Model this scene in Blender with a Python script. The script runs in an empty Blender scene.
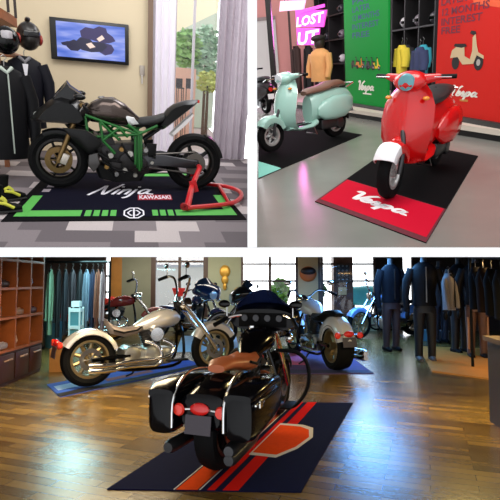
import bpy, bmesh, math, random
from mathutils import Vector, Matrix
random.seed(11)
scene = bpy.context.scene
COL = scene.collection
PI = math.pi
V = Vector
FPX = 480.0                      # focal length for the 500 px frame


def srgb(c):
    out = []
    for x in c:
        x = x / 255.0
        out.append(x / 12.92 if x <= 0.04045 else ((x + 0.055) / 1.055) ** 2.4)
    return (out[0], out[1], out[2], 1.0)


# ------------------------------------------------------------------ rooms
class Room:
    """A showroom: its own floor at z = 0, seen from eye height H."""
    def __init__(s, vx, vy, H):
        Y = V(((vx - 250) / FPX, (250 - vy) / FPX, -1.0)).normalized()
        up = V((0, 1, 0))
        Z = (up - up.dot(Y) * Y).normalized()
        X = Y.cross(Z)
        s.R = Matrix((X, Y, Z)).transposed()
        s.H = H
        s.objs = []

    def ray(s, px, py):
        return s.R.transposed() @ V(((px - 250) / FPX, (250 - py) / FPX, -1.0))

    def floor(s, px, py, z=0.0):
        d = s.ray(px, py)
        return V((0, 0, s.H)) + d * ((z - s.H) / d.z)

    def deep(s, px, py, y):
        d = s.ray(px, py)
        return V((0, 0, s.H)) + d * (y / d.y)

    def plane(s, px, py, p, n):
        d = s.ray(px, py)
        o = V((0, 0, s.H))
        return o + d * ((p - o).dot(n) / d.dot(n))


RA = Room(137, 65, 1.30)
RB = Room(378, 42, 1.36)
RC = Room(250, 282, 1.25)
ROOM = [RC]


def use(r):
    ROOM[0] = r


# ------------------------------------------------------------------ materials
MATS = {}


def mat(name, rgb, rough=0.5, metal=0.0, spec=0.5, var=0.0, scale=20.0, emit=0.0, coat=0.0, bump=0.0, trans=0.0):
    if name in MATS:
        return MATS[name]
    m = bpy.data.materials.new(name)
    m.use_nodes = True
    nt = m.node_tree
    b = nt.nodes['Principled BSDF']
    col = srgb(rgb)
    b.inputs['Base Color'].default_value = col
    b.inputs['Roughness'].default_value = rough
    b.inputs['Metallic'].default_value = metal
    b.inputs['Specular IOR Level'].default_value = spec
    if coat:
        b.inputs['Coat Weight'].default_value = coat
        b.inputs['Coat Roughness'].default_value = 0.05
    if trans:
        b.inputs['Transmission Weight'].default_value = trans
    if emit:
        b.inputs['Emission Color'].default_value = col
        b.inputs['Emission Strength'].default_value = emit
    if var or bump:
        tc = nt.nodes.new('ShaderNodeTexCoord')
        n = nt.nodes.new('ShaderNodeTexNoise')
        n.inputs['Scale'].default_value = scale
        n.inputs['Detail'].default_value = 3.0
        nt.links.new(tc.outputs['Object'], n.inputs['Vector'])
        if var:
            mx = nt.nodes.new('ShaderNodeMix')
            mx.data_type = 'RGBA'
            lo = tuple(max(0, c * (1 - var)) for c in col[:3]) + (1,)
            hi = tuple(min(1, c * (1 + var)) for c in col[:3]) + (1,)
            mx.inputs[6].default_value = lo
            mx.inputs[7].default_value = hi
            nt.links.new(n.outputs['Fac'], mx.inputs[0])
            nt.links.new(mx.outputs[2], b.inputs['Base Color'])
        if bump:
            bp = nt.nodes.new('ShaderNodeBump')
            bp.inputs['Strength'].default_value = bump
            bp.inputs['Distance'].default_value = 0.01
            nt.links.new(n.outputs['Fac'], bp.inputs['Height'])
            nt.links.new(bp.outputs['Normal'], b.inputs['Normal'])
    MATS[name] = m
    return m


def glass(name, rgb=(252, 253, 253), mix=0.96):
    if name in MATS:
        return MATS[name]
    m = bpy.data.materials.new(name)
    m.use_nodes = True
    nt = m.node_tree
    nt.nodes.remove(nt.nodes['Principled BSDF'])
    t = nt.nodes.new('ShaderNodeBsdfTransparent')
    t.inputs['Color'].default_value = srgb(rgb)
    g = nt.nodes.new('ShaderNodeBsdfGlossy')
    g.inputs['Roughness'].default_value = 0.05
    mx = nt.nodes.new('ShaderNodeMixShader')
    mx.inputs[0].default_value = 1 - mix
    nt.links.new(t.outputs[0], mx.inputs[1])
    nt.links.new(g.outputs[0], mx.inputs[2])
    nt.links.new(mx.outputs[0], nt.nodes['Material Output'].inputs['Surface'])
    MATS[name] = m
    return m


# ------------------------------------------------------------------ mesh builder
def frame_of(ax):
    ax = V(ax).normalized()
    t = V((0, 0, 1)) if abs(ax.z) < 0.9 else V((1, 0, 0))
    u = ax.cross(t).normalized()
    return u, ax.cross(u).normalized(), ax


class MB:
    def __init__(s):
        s.v, s.f = [], []

    def add(s, vs, fs):
        b = len(s.v)
        s.v.extend(V(p) for p in vs)
        s.f.extend(tuple(b + i for i in f) for f in fs)
        return s

    def box(s, c, size, rot=None):
        hx, hy, hz = size[0] / 2, size[1] / 2, size[2] / 2
        ps = [V((x, y, z)) for x in (-hx, hx) for y in (-hy, hy) for z in (-hz, hz)]
        if rot is not None:
            ps = [rot @ p for p in ps]
        c = V(c)
        return s.add([p + c for p in ps], [(0, 1, 3, 2), (4, 6, 7, 5), (0, 4, 5, 1), (2, 3, 7, 6), (0, 2, 6, 4), (1, 5, 7, 3)])

    def rings(s, rs, closed=False, caps=True):
        n = len(rs[0])
        vs = [p for r in rs for p in r]
        fs = []
        m = len(rs)
        for i in range(m if closed else m - 1):
            j = (i + 1) % m
            for k in range(n):
                l = (k + 1) % n
                fs.append((i * n + k, i * n + l, j * n + l, j * n + k))
        if caps and not closed:
            fs.append(tuple(range(n)))
            fs.append(tuple((m - 1) * n + k for k in range(n)))
        return s.add(vs, fs)

    def cyl(s, p0, p1, r0, r1=None, n=12):
        r1 = r0 if r1 is None else r1
        p0, p1 = V(p0), V(p1)
        u, w, _ = frame_of(p1 - p0)
        rs = []
        for p, r in ((p0, r0), (p1, r1)):
            rs.append([p + (u * math.cos(2 * PI * k / n) + w * math.sin(2 * PI * k / n)) * r for k in range(n)])
        return s.rings(rs)

    def tube(s, pts, r, n=8, closed=False):
        pts = [V(p) for p in pts]
        m = len(pts)
        rad = r if isinstance(r, (list, tuple)) else [r] * m
        rs = []
        u = None
        for i, p in enumerate(pts):
            a = pts[(i - 1) % m] if (closed or i > 0) else p
            b = pts[(i + 1) % m] if (closed or i < m - 1) else p
            t = (b - a).normalized()
            if u is None:
                u, w, _ = frame_of(t)
            else:
                u = (u - u.dot(t) * t)
                u = u.normalized() if u.length > 1e-6 else frame_of(t)[0]
                w = t.cross(u)
            w = t.cross(u)
            rs.append([p + (u * math.cos(2 * PI * k / n) + w * math.sin(2 * PI * k / n)) * rad[i] for k in range(n)])
        return s.rings(rs, closed=closed)

    def curve(s, pts, r, n=8, sub=4):
        """tube through pts, smoothed (Catmull-Rom)"""
        return s.tube(smooth(pts, sub), r, n)

    def lathe(s, c, ax, prof, n=24):
        """prof = closed loop of (along axis, radius)"""
        c = V(c)
        u, w, a = frame_of(ax)
        rs = []
        for k in range(n):
            t = 2 * PI * k / n
            d = u * math.cos(t) + w * math.sin(t)
            rs.append([c + a * h + d * r for h, r in prof])
        return s.rings(rs, closed=True)

    def ell(s, c, r, rot=None, nu=14, nv=8):
        c = V(c)
        rs = []
        for i in range(nv + 1):
            th = PI * (0.03 + 0.94 * i / nv)
            ring = []
            for k in range(nu):
                ph = 2 * PI * k / nu
                p = V((r[0] * math.sin(th) * math.cos(ph), r[1] * math.sin(th) * math.sin(ph), r[2] * math.cos(th)))
                ring.append(c + (rot @ p if rot is not None else p))
            rs.append(ring)
        return s.rings(rs)

    def loftx(s, secs, n=16, p=2.4):
        """secs: (x, zc, ry, rz[, yc]) super-ellipse sections along x"""
        rs = []
        for q in secs:
            x, zc, ry, rz = q[:4]
            yc = q[4] if len(q) > 4 else 0
            ring = []
            for k in range(n):
                t = 2 * PI * k / n
                cc, ss = math.cos(t), math.sin(t)
                ring.append(V((x, yc + ry * math.copysign(abs(cc) ** (2 / p), cc), zc + rz * math.copysign(abs(ss) ** (2 / p), ss))))
            rs.append(ring)
        return s.rings(rs)

    def loftz(s, secs, n=16, p=2.2):
        """secs: (z, xc, yc, rx, ry) sections up z"""
        rs = []
        for z, xc, yc, rx, ry in secs:
            ring = []
            for k in range(n):
                t = 2 * PI * k / n
                cc, ss = math.cos(t), math.sin(t)
                ring.append(V((xc + rx * math.copysign(abs(cc) ** (2 / p), cc), yc + ry * math.copysign(abs(ss) ** (2 / p), ss), z)))
            rs.append(ring)
        return s.rings(rs)

    def puff(s, outline, hw, yc=0.0, inset=0.86, flat=0.6):
        """(x, z) outline given thickness across y, edges rolled over"""
        cx = sum(p[0] for p in outline) / len(outline)
        cz = sum(p[1] for p in outline) / len(outline)
        rs = []
        for yy, sc in ((-hw, inset), (-hw * flat, 1), (hw * flat, 1), (hw, inset)):
            rs.append([V((cx + (x - cx) * sc, yc + yy, cz + (z - cz) * sc)) for x, z in outline])
        return s.rings(rs)

    def fender(s, cx, cz, r, a0, a1, hw, drop=0.08, th=0.012, n=14, yc=0.0):
        """arched mudguard: angles in degrees in the x-z plane"""
        rs = []
        prof = [(-hw, -drop), (-hw * 0.92, -drop * 0.35), (-hw * 0.6, -0.01), (0, 0), (hw * 0.6, -0.01), (hw * 0.92, -drop * 0.35), (hw, -drop)]
        for i in range(n + 1):
            a = math.radians(a0 + (a1 - a0) * i / n)
            d = V((math.cos(a), 0, math.sin(a)))
            c = V((cx, yc, cz))
            outer = [c + d * (r + q) + V((0, y, 0)) for y, q in prof]
            inner = [c + d * (r + q - th) + V((0, y * 0.94, 0)) for y, q in reversed(prof)]
            rs.append(outer + inner)
        return s.rings(rs)

    def panel(s, fn, us, vs, th):
        """double-sided curved panel: fn(u, v) -> point, thickness along fn normal approx"""
        g = [[V(fn(u, v)) for v in vs] for u in us]
        nu, nv = len(us), len(vs)
        nor = []
        for i in range(nu):
            row = []
            for j in range(nv):
                du = g[min(i + 1, nu - 1)][j] - g[max(i - 1, 0)][j]
                dv = g[i][min(j + 1, nv - 1)] - g[i][max(j - 1, 0)]
                q = du.cross(dv)
                row.append(q.normalized() if q.length > 1e-9 else V((0, 0, 1)))
            nor.append(row)
        vsx = [g[i][j] for i in range(nu) for j in range(nv)] + [g[i][j] - nor[i][j] * th for i in range(nu) for j in range(nv)]
        N = nu * nv
        fs = []
        for i in range(nu - 1):
            for j in range(nv - 1):
                a, b, c, d = i * nv + j, i * nv + j + 1, (i + 1) * nv + j + 1, (i + 1) * nv + j
                fs += [(a, b, c, d), (N + d, N + c, N + b, N + a)]
        for i in range(nu - 1):
            for j in (0, nv - 1):
                a, d = i * nv + j, (i + 1) * nv + j
                fs.append((a, d, N + d, N + a))
        for j in range(nv - 1):
            for i in (0, nu - 1):
                a, b = i * nv + j, i * nv + j + 1
                fs.append((a, b, N + b, N + a))
        return s.add(vsx, fs)

    def slab(s, pts, n, th):
        """flat polygon pts (3-D) thickened by th along n"""
        n = V(n)
        a = [V(p) for p in pts]
        return s.rings([a, [p + n * th for p in a]])

    def build(s, name, m, parent=None, bevel=0.0, sharp=38, xf=None):
        me = bpy.data.meshes.new(name)
        vs = s.v if xf is None else [xf(p) for p in s.v]
        me.from_pydata([tuple(p) for p in vs], [], s.f)
        bm = bmesh.new()
        bm.from_mesh(me)
        bmesh.ops.recalc_face_normals(bm, faces=bm.faces)
        if bevel:
            es = [e for e in bm.edges if len(e.link_faces) == 2 and e.calc_face_angle(0) > 0.6]
            if es:
                bmesh.ops.bevel(bm, geom=es, offset=bevel, segments=2, affect='EDGES', profile=0.5)
        for f in bm.faces:
            f.smooth = True
        for e in bm.edges:
            if len(e.link_faces) == 2 and e.calc_face_angle(0) > math.radians(sharp):
                e.smooth = False
        bm.to_mesh(me)
        bm.free()
        for mm in (m if isinstance(m, (list, tuple)) else [m]):
            me.materials.append(mm)
        o = bpy.data.objects.new(name, me)
        COL.objects.link(o)
        if parent is not None:
            o.parent = parent
        else:
            ROOM[0].objs.append(o)
        return o


def smooth(pts, sub=4):
    pts = [V(p) for p in pts]
    out = []
    n = len(pts)
    for i in range(n - 1):
        p0, p1, p2, p3 = pts[max(i - 1, 0)], pts[i], pts[i + 1], pts[min(i + 2, n - 1)]
        for k in range(sub):
            t = k / sub
            out.append(0.5 * ((2 * p1) + (p2 - p0) * t + (2 * p0 - 5 * p1 + 4 * p2 - p3) * t * t + (3 * p1 - p0 - 3 * p2 + p3) * t ** 3))
    out.append(pts[-1])
    return out


def tag(o, label, cat, group=None, kind=None):
    o['label'] = label
    o['category'] = cat
    if group:
        o['group'] = group
    if kind:
        o['kind'] = kind
    return o


def thing(name, label, cat, loc=(0, 0, 0), rz=0.0, group=None):
    o = bpy.data.objects.new(name, None)
    o.empty_display_size = 0.1
    COL.objects.link(o)
    o.location = loc
    o.rotation_euler = (0, 0, rz)
    ROOM[0].objs.append(o)
    return tag(o, label, cat, group)


def struct(mb, name, m, **k):
    o = mb.build(name, m, **k)
    o['kind'] = 'structure'
    return o


def dup(root, loc, rz, label, scale=None):
    r = root.copy()
    COL.objects.link(r)
    r.location = loc
    r.rotation_euler = (0, 0, rz)
    r['label'] = label
    for ch in list(root.children):
        c = ch.copy()
        COL.objects.link(c)
        c.parent = r
        for g in list(ch.children):
            d = g.copy()
            COL.objects.link(d)
            d.parent = c
    ROOM[0].objs.append(r)
    return r


# flat marks -----------------------------------------------------------------
def ribbon(mb, pts, w, th=0.002):
    """brush stroke in the x-y plane, raised th"""
    pts = [V((p[0], p[1], 0)) for p in pts]
    L = []
    for i, p in enumerate(pts):
        a, b = pts[max(i - 1, 0)], pts[min(i + 1, len(pts) - 1)]
        t = (b - a).normalized()
        n = V((-t.y, t.x, 0)) * (w / 2)
        L.append((p - n, p + n))
    for i in range(len(L) - 1):
        q = [L[i][0], L[i + 1][0], L[i + 1][1], L[i][1]]
        mb.rings([[V((p.x, p.y, 0)) for p in q], [V((p.x, p.y, th)) for p in q]])


def smooth2(pts, sub=5):
    return [(p.x, p.y) for p in smooth([(a, b, 0) for a, b in pts], sub)]


VESPA = [[(0, .82), (.07, .98), (.16, .9), (.2, .5), (.25, .05), (.34, .3), (.46, .75), (.62, 1.0)],
         [(.42, .22), (.56, .3), (.6, .45), (.52, .5), (.44, .32), (.48, .1), (.6, .1), (.72, .25)],
         [(.70, .22), (.82, .52), (.85, .3), (.88, .14), (.78, .06)], [(.78, .06), (.94, .14), (1.06, .5)],
         [(1.06, .5), (.98, -.28)], [(1.03, .32), (1.16, .5), (1.24, .32), (1.14, .1), (1.03, .18)],
         [(1.58, .42), (1.46, .5), (1.36, .3), (1.42, .1), (1.55, .24), (1.6, .48)], [(1.6, .48), (1.58, .16), (1.74, .14)]]
NINJA = [[(-.05, .0), (.05, .5), (.1, .85), (.2, .35), (.3, .05), (.38, .5), (.5, 1.0)],
         [(.55, .5), (.52, .06)], [(.58, .7), (.57, .78)],
         [(.66, .05), (.69, .5)], [(.68, .3), (.78, .5), (.86, .42), (.84, .05)],
         [(1.0, .5), (.96, -.1), (.86, -.25)], [(1.02, .68), (1.01, .76)],
         [(1.36, .42), (1.25, .5), (1.14, .3), (1.2, .08), (1.32, .22), (1.38, .48)], [(1.38, .48), (1.36, .14), (1.55, .06)]]


def script_mark(strokes, x0, y0, s, w, shear=0.2, sy=1.0, th=0.002):
    mb = MB()
    for st in strokes:
        pts = [(x0 + (x + y * shear) * s, y0 + y * s * sy) for x, y in smooth2(st, 4)]
        ribbon(mb, pts, w, th)
    return mb


def text_mb(txt, size, x0, y0, shear=0.0, bold=0.0, sx=1.0, align='LEFT', th=0.002):
    cu = bpy.data.curves.new('txt', 'FONT')
    cu.body = txt
    cu.size = size
    cu.shear = shear
    cu.offset = bold
    cu.align_x = align
    cu.extrude = th / 2
    cu.resolution_u = 2
    ob = bpy.data.objects.new('txt', cu)
    COL.objects.link(ob)
    dg = bpy.context.evaluated_depsgraph_get()
    me = bpy.data.meshes.new_from_object(ob.evaluated_get(dg))
    mb = MB()
    mb.add([(x0 + v.co.x * sx, y0 + v.co.y, v.co.z + th / 2) for v in me.vertices], [tuple(p.vertices) for p in me.polygons])
    bpy.data.objects.remove(ob)
    bpy.data.curves.remove(cu)
    bpy.data.meshes.remove(me)
    return mb


def rect(mb, x0, y0, x1, y1, th=0.002):
    return mb.rings([[V((x0, y0, 0)), V((x1, y0, 0)), V((x1, y1, 0)), V((x0, y1, 0))],
                     [V((x0, y0, th)), V((x1, y0, th)), V((x1, y1, th)), V((x0, y1, th))]])


class Sheet:
    """four floor corners (fl, fr, br, bl): maps (u, v, h) onto the quad"""
    def __init__(s, c):
        s.c = [V(p) for p in c]

    def __call__(s, p):
        u, v, h = p
        a, b, c, d = s.c
        q = a * (1 - u) * (1 - v) + b * u * (1 - v) + c * u * v + d * (1 - u) * v
        return V((q.x, q.y, q.z + h))


class Wall:
    """upright panel: origin, along axis, thickness normal towards the viewer; maps (x, y, h) in metres"""
    def __init__(s, o, a, n):
        s.o, s.a, s.n = V(o), V(a).normalized(), V(n).normalized()

    def __call__(s, p):
        return s.o + s.a * p[0] + V((0, 0, 1)) * p[1] + s.n * p[2]


def floor_mat(sheet, th, m, name, label, group=None):
    mb = MB()
    mb.rings([[V((0, 0, 0)), V((1, 0, 0)), V((1, 1, 0)), V((0, 1, 0))], [V((0, 0, th)), V((1, 0, th)), V((1, 1, th)), V((0, 1, th))]])
    o = mb.build(name, m, xf=sheet)
    return tag(o, label, 'mat', group)


# shared materials -----------------------------------------------------------
TYRE = mat('tyre_rubber', (15, 15, 16), 0.75, spec=.1, bump=0.2, scale=60)
CHROME = mat('chrome', (225, 225, 225), 0.12, 1.0)
STEEL = mat('steel', (150, 150, 150), 0.3, 1.0)
DARKSTEEL = mat('dark_steel', (70, 70, 72), 0.35, 0.9)
BLACKP = mat('black_plastic', (13, 13, 14), 0.5, spec=.12)
GLOSSBLK = mat('gloss_black_paint', (6, 6, 7), 0.12, spec=.25, coat=0.1)
ALLOY = mat('alloy', (170, 168, 162), 0.3, 0.9)
BRONZE = mat('bronze_metal', (150, 118, 70), 0.35, 0.9)
REDLENS = mat('red_lens', (200, 25, 22), 0.2, coat=0.5)
CLEARLENS = mat('clear_lens', (225, 230, 235), 0.1, 0.2, coat=0.5)


# wheels ---------------------------------------------------------------------
def wheel(parent, c, r, w, rimr, rim_m, discs=1, disc_r=0.0, spokes=6, tyre_m=None, disc_m=None, wire=False, white=False):
    c = V(c)
    mb = MB()
    mb.lathe(c, (0, 1, 0), [(-w * .36, rimr), (-w * .5, rimr + (r - rimr) * .45), (-w * .42, r - (r - rimr) * .2), (-w * .2, r - .006), (0, r),
                            (w * .2, r - .006), (w * .42, r - (r - rimr) * .2), (w * .5, rimr + (r - rimr) * .45), (w * .36, rimr)], 36)
    ty = mb.build('wheel', tyre_m or TYRE, parent)
    mb = MB()
    mb.lathe(c, (0, 1, 0), [(-w * .38, rimr + .004), (-w * .38, rimr - .02), (-w * .2, rimr - .035), (w * .2, rimr - .035), (w * .38, rimr - .02), (w * .38, rimr + .004)], 36)
    hub = rimr * .22
    mb.cyl(c - V((0, w * .42, 0)), c + V((0, w * .42, 0)), hub, n=14)
    for k in range(spokes):
        a = 2 * PI * k / spokes
        d = V((math.cos(a), 0, math.sin(a)))
        if wire:
            for sg in (-1, 1):
                d2 = V((math.cos(a + sg * .25), 0, math.sin(a + sg * .25)))
                mb.cyl(c + d * hub + V((0, sg * w * .3, 0)), c + d2 * (rimr - .02), .004, n=4)
        else:
            mb.cyl(c + d * hub * .8, c + d * (rimr - .025), w * .16, w * .11, n=6)
    mb.build('rim', rim_m, ty)
    for k in range(discs):
        yy = (-1 if k == 0 else 1) * w * .5
        mb = MB()
        mb.lathe(c + V((0, yy, 0)), (0, 1, 0), [(-.004, disc_r), (.004, disc_r), (.004, disc_r * .6), (-.004, disc_r * .6)], 28)
        for q in range(6):
            a = 2 * PI * q / 6
            mb.cyl(c + V((0, yy, 0)), c + V((math.cos(a) * disc_r * .65, yy, math.sin(a) * disc_r * .65)), .008, n=5)
        mb.build('brake_disc', disc_m or STEEL, ty)
    return ty

# =================================================================== ROOM A : sport bike showroom
use(RA)
WALL_Y = RA.floor(100, 153).y


def tiles_mat():
    m = bpy.data.materials.new('carpet_tiles')
    m.use_nodes = True
    nt = m.node_tree
    b = nt.nodes['Principled BSDF']
    b.inputs['Roughness'].default_value = 0.9
    tc = nt.nodes.new('ShaderNodeTexCoord')
    mp = nt.nodes.new('ShaderNodeMapping')
    mp.inputs['Scale'].default_value = (2.75, 2.2, 1)
    mp.inputs['Location'].default_value = (0.05, 0.05, 0)
    br = nt.nodes.new('ShaderNodeTexBrick')
    br.offset = 0.5
    br.inputs['Scale'].default_value = 1.0
    br.inputs['Brick Width'].default_value = 1.0
    br.inputs['Row Height'].default_value = 0.62
    br.inputs['Mortar Size'].default_value = 0.0
    br.inputs['Bias'].default_value = 0.0
    br.inputs['Color1'].default_value = (0, 0, 0, 1)
    br.inputs['Color2'].default_value = (1, 1, 1, 1)
    rp = nt.nodes.new('ShaderNodeValToRGB')
    rp.color_ramp.interpolation = 'CONSTANT'
    e = rp.color_ramp.elements
    e[0].position, e[0].color = 0, srgb((108, 99, 104))
    e[1].position, e[1].color = 0.35, srgb((140, 130, 134))
    x = e.new(0.68)
    x.color = srgb((205, 194, 194))
    nz = nt.nodes.new('ShaderNodeTexNoise')
    nz.inputs['Scale'].default_value = 90
    mx = nt.nodes.new('ShaderNodeMix')
    mx.data_type = 'RGBA'
    mx.blend_type = 'MULTIPLY'
    mx.inputs[0].default_value = 0.35
    nt.links.new(tc.outputs['Object'], mp.inputs['Vector'])
    nt.links.new(mp.outputs['Vector'], br.inputs['Vector'])
    nt.links.new(br.outputs['Color'], rp.inputs['Fac'])
    nt.links.new(tc.outputs['Object'], nz.inputs['Vector'])
    nt.links.new(rp.outputs['Color'], mx.inputs[6])
    nt.links.new(nz.outputs['Fac'], mx.inputs[7])
    nt.links.new(mx.outputs[2], b.inputs['Base Color'])
    return m


fa = MB()
y0 = RA.floor(124, 249).y
fa.slab([(-2.6, y0, 0), (RA.floor(249, 240).x, y0, 0), (2.2, WALL_Y + .1, 0), (-2.6, WALL_Y + .1, 0)], (0, 0, -1), .03)
struct(fa, 'floor', tiles_mat())

cream = mat('cream_wall', (214, 198, 168), 0.85, var=0.05, scale=2.0)
white_paint = mat('white_paint', (236, 234, 236), 0.6)
xw = RA.deep(148, 60, WALL_Y).x                     # where the cream wall ends
wt = RA.deep(124, -34, WALL_Y).z
w = MB().box(((-2.6 + xw) / 2, WALL_Y + .06, wt / 2), (xw + 2.6, .12, wt))
struct(w, 'wall_back', cream)
w = MB().box((-2.62, (y0 + WALL_Y) / 2 + .8, wt / 2), (.06, WALL_Y - y0 - 1.6, wt))
struct(w, 'wall_left', cream)
w = MB().box((xw + .03, WALL_Y - .03, wt / 2), (.07, .16, wt))
struct(w, 'trim_1', mat('brown_trim', (112, 88, 70), 0.5))
# white pillar right of the cream wall
xp0, xp1 = xw + .065, RA.deep(172, 60, WALL_Y).x
w = MB().box(((xp0 + xp1) / 2, WALL_Y + .05, wt / 2), (xp1 - xp0, .2, wt))
struct(w, 'trim_2', mat('lilac_white', (226, 218, 228), 0.6))
# sliding window
xr = RA.deep(247, 60, WALL_Y).x
win = MB()
WY = WALL_Y + .08
frm = mat('window_frame_grey', (176, 170, 176), 0.45)
for xx, ww in ((xp1 + .03, .06), (RA.deep(193, 60, WY).x, .035), (RA.deep(219, 60, WY).x, .06), (xr, .08)):
    win.box((xx, WY, wt / 2), (ww, .07, wt))
win.box(((xp1 + xr) / 2, WY, .03), (xr - xp1, .07, .06))
wo = struct(win, 'window_1', frm)
gl = MB().box(((xp1 + xr) / 2, WY, wt / 2), (xr - xp1 - .1, .008, wt))
gl.build('pane', glass('window_glass'), wo)
# curtain at the right
fab = mat('grey_curtain', (176, 166, 176), 0.9, var=0.06, scale=6, bump=0.1)


def curtain(x0, x1, y, h, folds, amp, m, label):
    us = [i / (folds * 6) for i in range(folds * 6 + 1)]
    mb = MB()
    mb.panel(lambda u, v: (x0 + (x1 - x0) * u, y + amp * math.sin(u * folds * 2 * PI) * (.7 + .3 * v) + .012 * math.sin(u * 37), .02 + v * (h - .02)), us, [0, .25, .5, .75, 1], .006)
    o = mb.build('curtain', m, sharp=80)
    return tag(o, label, 'curtain')


curtain(RA.deep(216, 100, WALL_Y - .15).x, RA.deep(248.5, 100, WALL_Y - .15).x, WALL_Y - .15, wt - .02, 5, .05, fab, 'grey pleated floor length curtain at the right end of the window')
curtain(RA.deep(155, 100, WALL_Y - .12).x, RA.deep(174, 100, WALL_Y - .12).x, WALL_Y - .12, wt - .02, 3, .025, mat('pale_sheer', (232, 226, 236), 0.9), 'pale lilac white curtain at the left side of the window')

# outdoors behind the window
gy = WALL_Y + .15
g = MB().slab([(xp1 - .6, gy, -.02), (xr + .06, gy, -.02), (xr + .1, gy + 4.7, -.02), (xp1 - .6, gy + 4.7, -.02)], (0, 0, -1), .05)
struct(g, 'ground', mat('pale_paving', (205, 198, 190), 0.8))
foli = mat('foliage_green', (150, 196, 120), 0.8, var=0.4, scale=8)
foly = mat('foliage_yellow', (205, 215, 130), 0.8, var=0.4, scale=8)


def leafy(name, c, r, n, m, label, cat, stem=True, leaf=.09):
    mb = MB()
    c = V(c)
    for i in range(n):
        d = V((random.gauss(0, 1), random.gauss(0, 1), random.gauss(0, 1))).normalized() * (random.random() ** .4)
        p = c + V((d.x * r[0], d.y * r[1], d.z * r[2]))
        a = V((random.gauss(0, 1), random.gauss(0, 1), random.gauss(0, 1))).normalized()
        u, q, _ = frame_of(a)
        s = leaf * random.uniform(.7, 1.3)
        mb.add([p - u * s, p + q * s * .5, p + u * s, p - q * s * .5], [(0, 1, 2, 3)])
    root = thing(name, label, cat, (c.x, c.y, 0))
    mb.build('foliage', m, root, xf=lambda p: p - V((c.x, c.y, 0)))
    if stem:
        MB().cyl((0, 0, 0), (0, 0, c.z), .035, .02).build('trunk', mat('bark', (96, 74, 56), 0.9), root)
    return root


py_ = WALL_Y + 2.0
p = RA.deep(186, 48, py_)
leafy('tree', (p.x, py_, p.z), (.27, .35, .34), 420, foli, 'green leafy tree outside the window just left of the thin mullion', 'tree')
p = RA.deep(206, 52, py_ + .7)
leafy('tree', (p.x, py_ + .7, p.z), (.4, .4, .5), 460, mat('foliage_blue_green', (176, 208, 182), 0.8, var=0.3), 'blue green tree outside between the mullion and the grey curtain', 'tree')
p = RA.deep(208, 82, py_ - .3)
leafy('bush', (p.x, py_ - .3, p.z), (.22, .25, .2), 240, foly, 'yellow green bush outside below the blue green tree', 'bush', leaf=.06)
# house and low pink wall outside
hb = thing('house', 'pale cream building with sloping eave seen at the top of the window', 'building', (0, 0, 0))
hy = WALL_Y + 4.2
a_, b_, c_, d_ = RA.deep(160, -20, hy), RA.deep(222, -20, hy), RA.deep(218, 12, hy), RA.deep(160, 40, hy)
MB().slab([(d_.x, hy, 0), (c_.x, hy, 0), c_, d_], (0, 1, 0), .3).build('wall', mat('outdoor_pale_green', (196, 208, 190), .8), hb)
MB().slab([d_, c_, b_, a_], (0, 1, 0), .25).build('eave', mat('outdoor_cream', (250, 236, 205), .8), hb)
p0, p1 = RA.deep(170, 77, py_ - .6), RA.deep(196, 69, py_ - .6)
lw = MB().box(((p0.x + p1.x) / 2, py_ - .6, p1.z / 2), (p1.x - p0.x, .1, p1.z))
tag(lw.build('garden_wall', mat('pink_wall', (235, 190, 170), .8)), 'low pink garden wall outside beneath the green tree', 'wall')
for k, (px, lab) in enumerate(((180, 'dark garden chair outside in front of the pink wall, left of two'), (189, 'dark garden chair outside in front of the pink wall, right of two'))):
    p = RA.deep(px, 88, py_ - 1.1)
    t = thing('garden_chair', lab, 'chair', (p.x, py_ - 1.1, 0), 0.2 - .3 * k)
    dk = mat('dark_wicker', (70, 66, 70), .7)
    zz = p.z
    MB().box((0, 0, zz), (.11, .12, .02)).build('seat', dk, t)
    MB().box((0, .06, zz + .08), (.11, .015, .14)).build('backrest', dk, t)
    for sx in (-.045, .045):
        for sy in (-.05, .05):
            MB().cyl((sx, sy, 0), (sx, sy, zz), .007, n=6).build('leg', dk, t)

# ---- wall things
q0, q1 = RA.deep(50, 17, WALL_Y), RA.deep(129, 65.5, WALL_Y)
tvw, tvh = q1.x - q0.x, q0.z - q1.z
tv = thing('television', 'wall mounted flat television showing a motorcycle racer on blue', 'television', ((q0.x + q1.x) / 2, WALL_Y - .06, (q0.z + q1.z) / 2))
MB().box((0, 0, 0), (tvw, .07, tvh)).build('casing', mat('tv_black', (14, 14, 18), .3), tv, bevel=.008)


def screen_mat():
    m = bpy.data.materials.new('screen_blue')
    m.use_nodes = True
    nt = m.node_tree
    b = nt.nodes['Principled BSDF']
    b.inputs['Base Color'].default_value = (.01, .01, .02, 1)
    b.inputs['Roughness'].default_value = .2
    tc = nt.nodes.new('ShaderNodeTexCoord')
    mp = nt.nodes.new('ShaderNodeMapping')
    mp.inputs['Rotation'].default_value = (0, .35, 0)
    mp.inputs['Scale'].default_value = (1.2, 1, 6)
    nz = nt.nodes.new('ShaderNodeTexNoise')
    nz.inputs['Scale'].default_value = 1.6
    rp = nt.nodes.new('ShaderNodeValToRGB')
    e = rp.color_ramp.elements
    e[0].position, e[0].color = .3, srgb((52, 92, 190))
    e[1].position, e[1].color = .72, srgb((190, 195, 235))
    x = e.new(.5)
    x.color = srgb((112, 132, 215))
    nt.links.new(tc.outputs['Object'], mp.inputs['Vector'])
    nt.links.new(mp.outputs['Vector'], nz.inputs['Vector'])
    nt.links.new(nz.outputs['Fac'], rp.inputs['Fac'])
    nt.links.new(rp.outputs['Color'], b.inputs['Emission Color'])
    b.inputs['Emission Strength'].default_value = 1.15
    return m


sc_ = MB().box((.015, -.036, 0), (tvw * .87, .006, tvh * .84)).build('screen', screen_mat(), tv)
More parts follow.
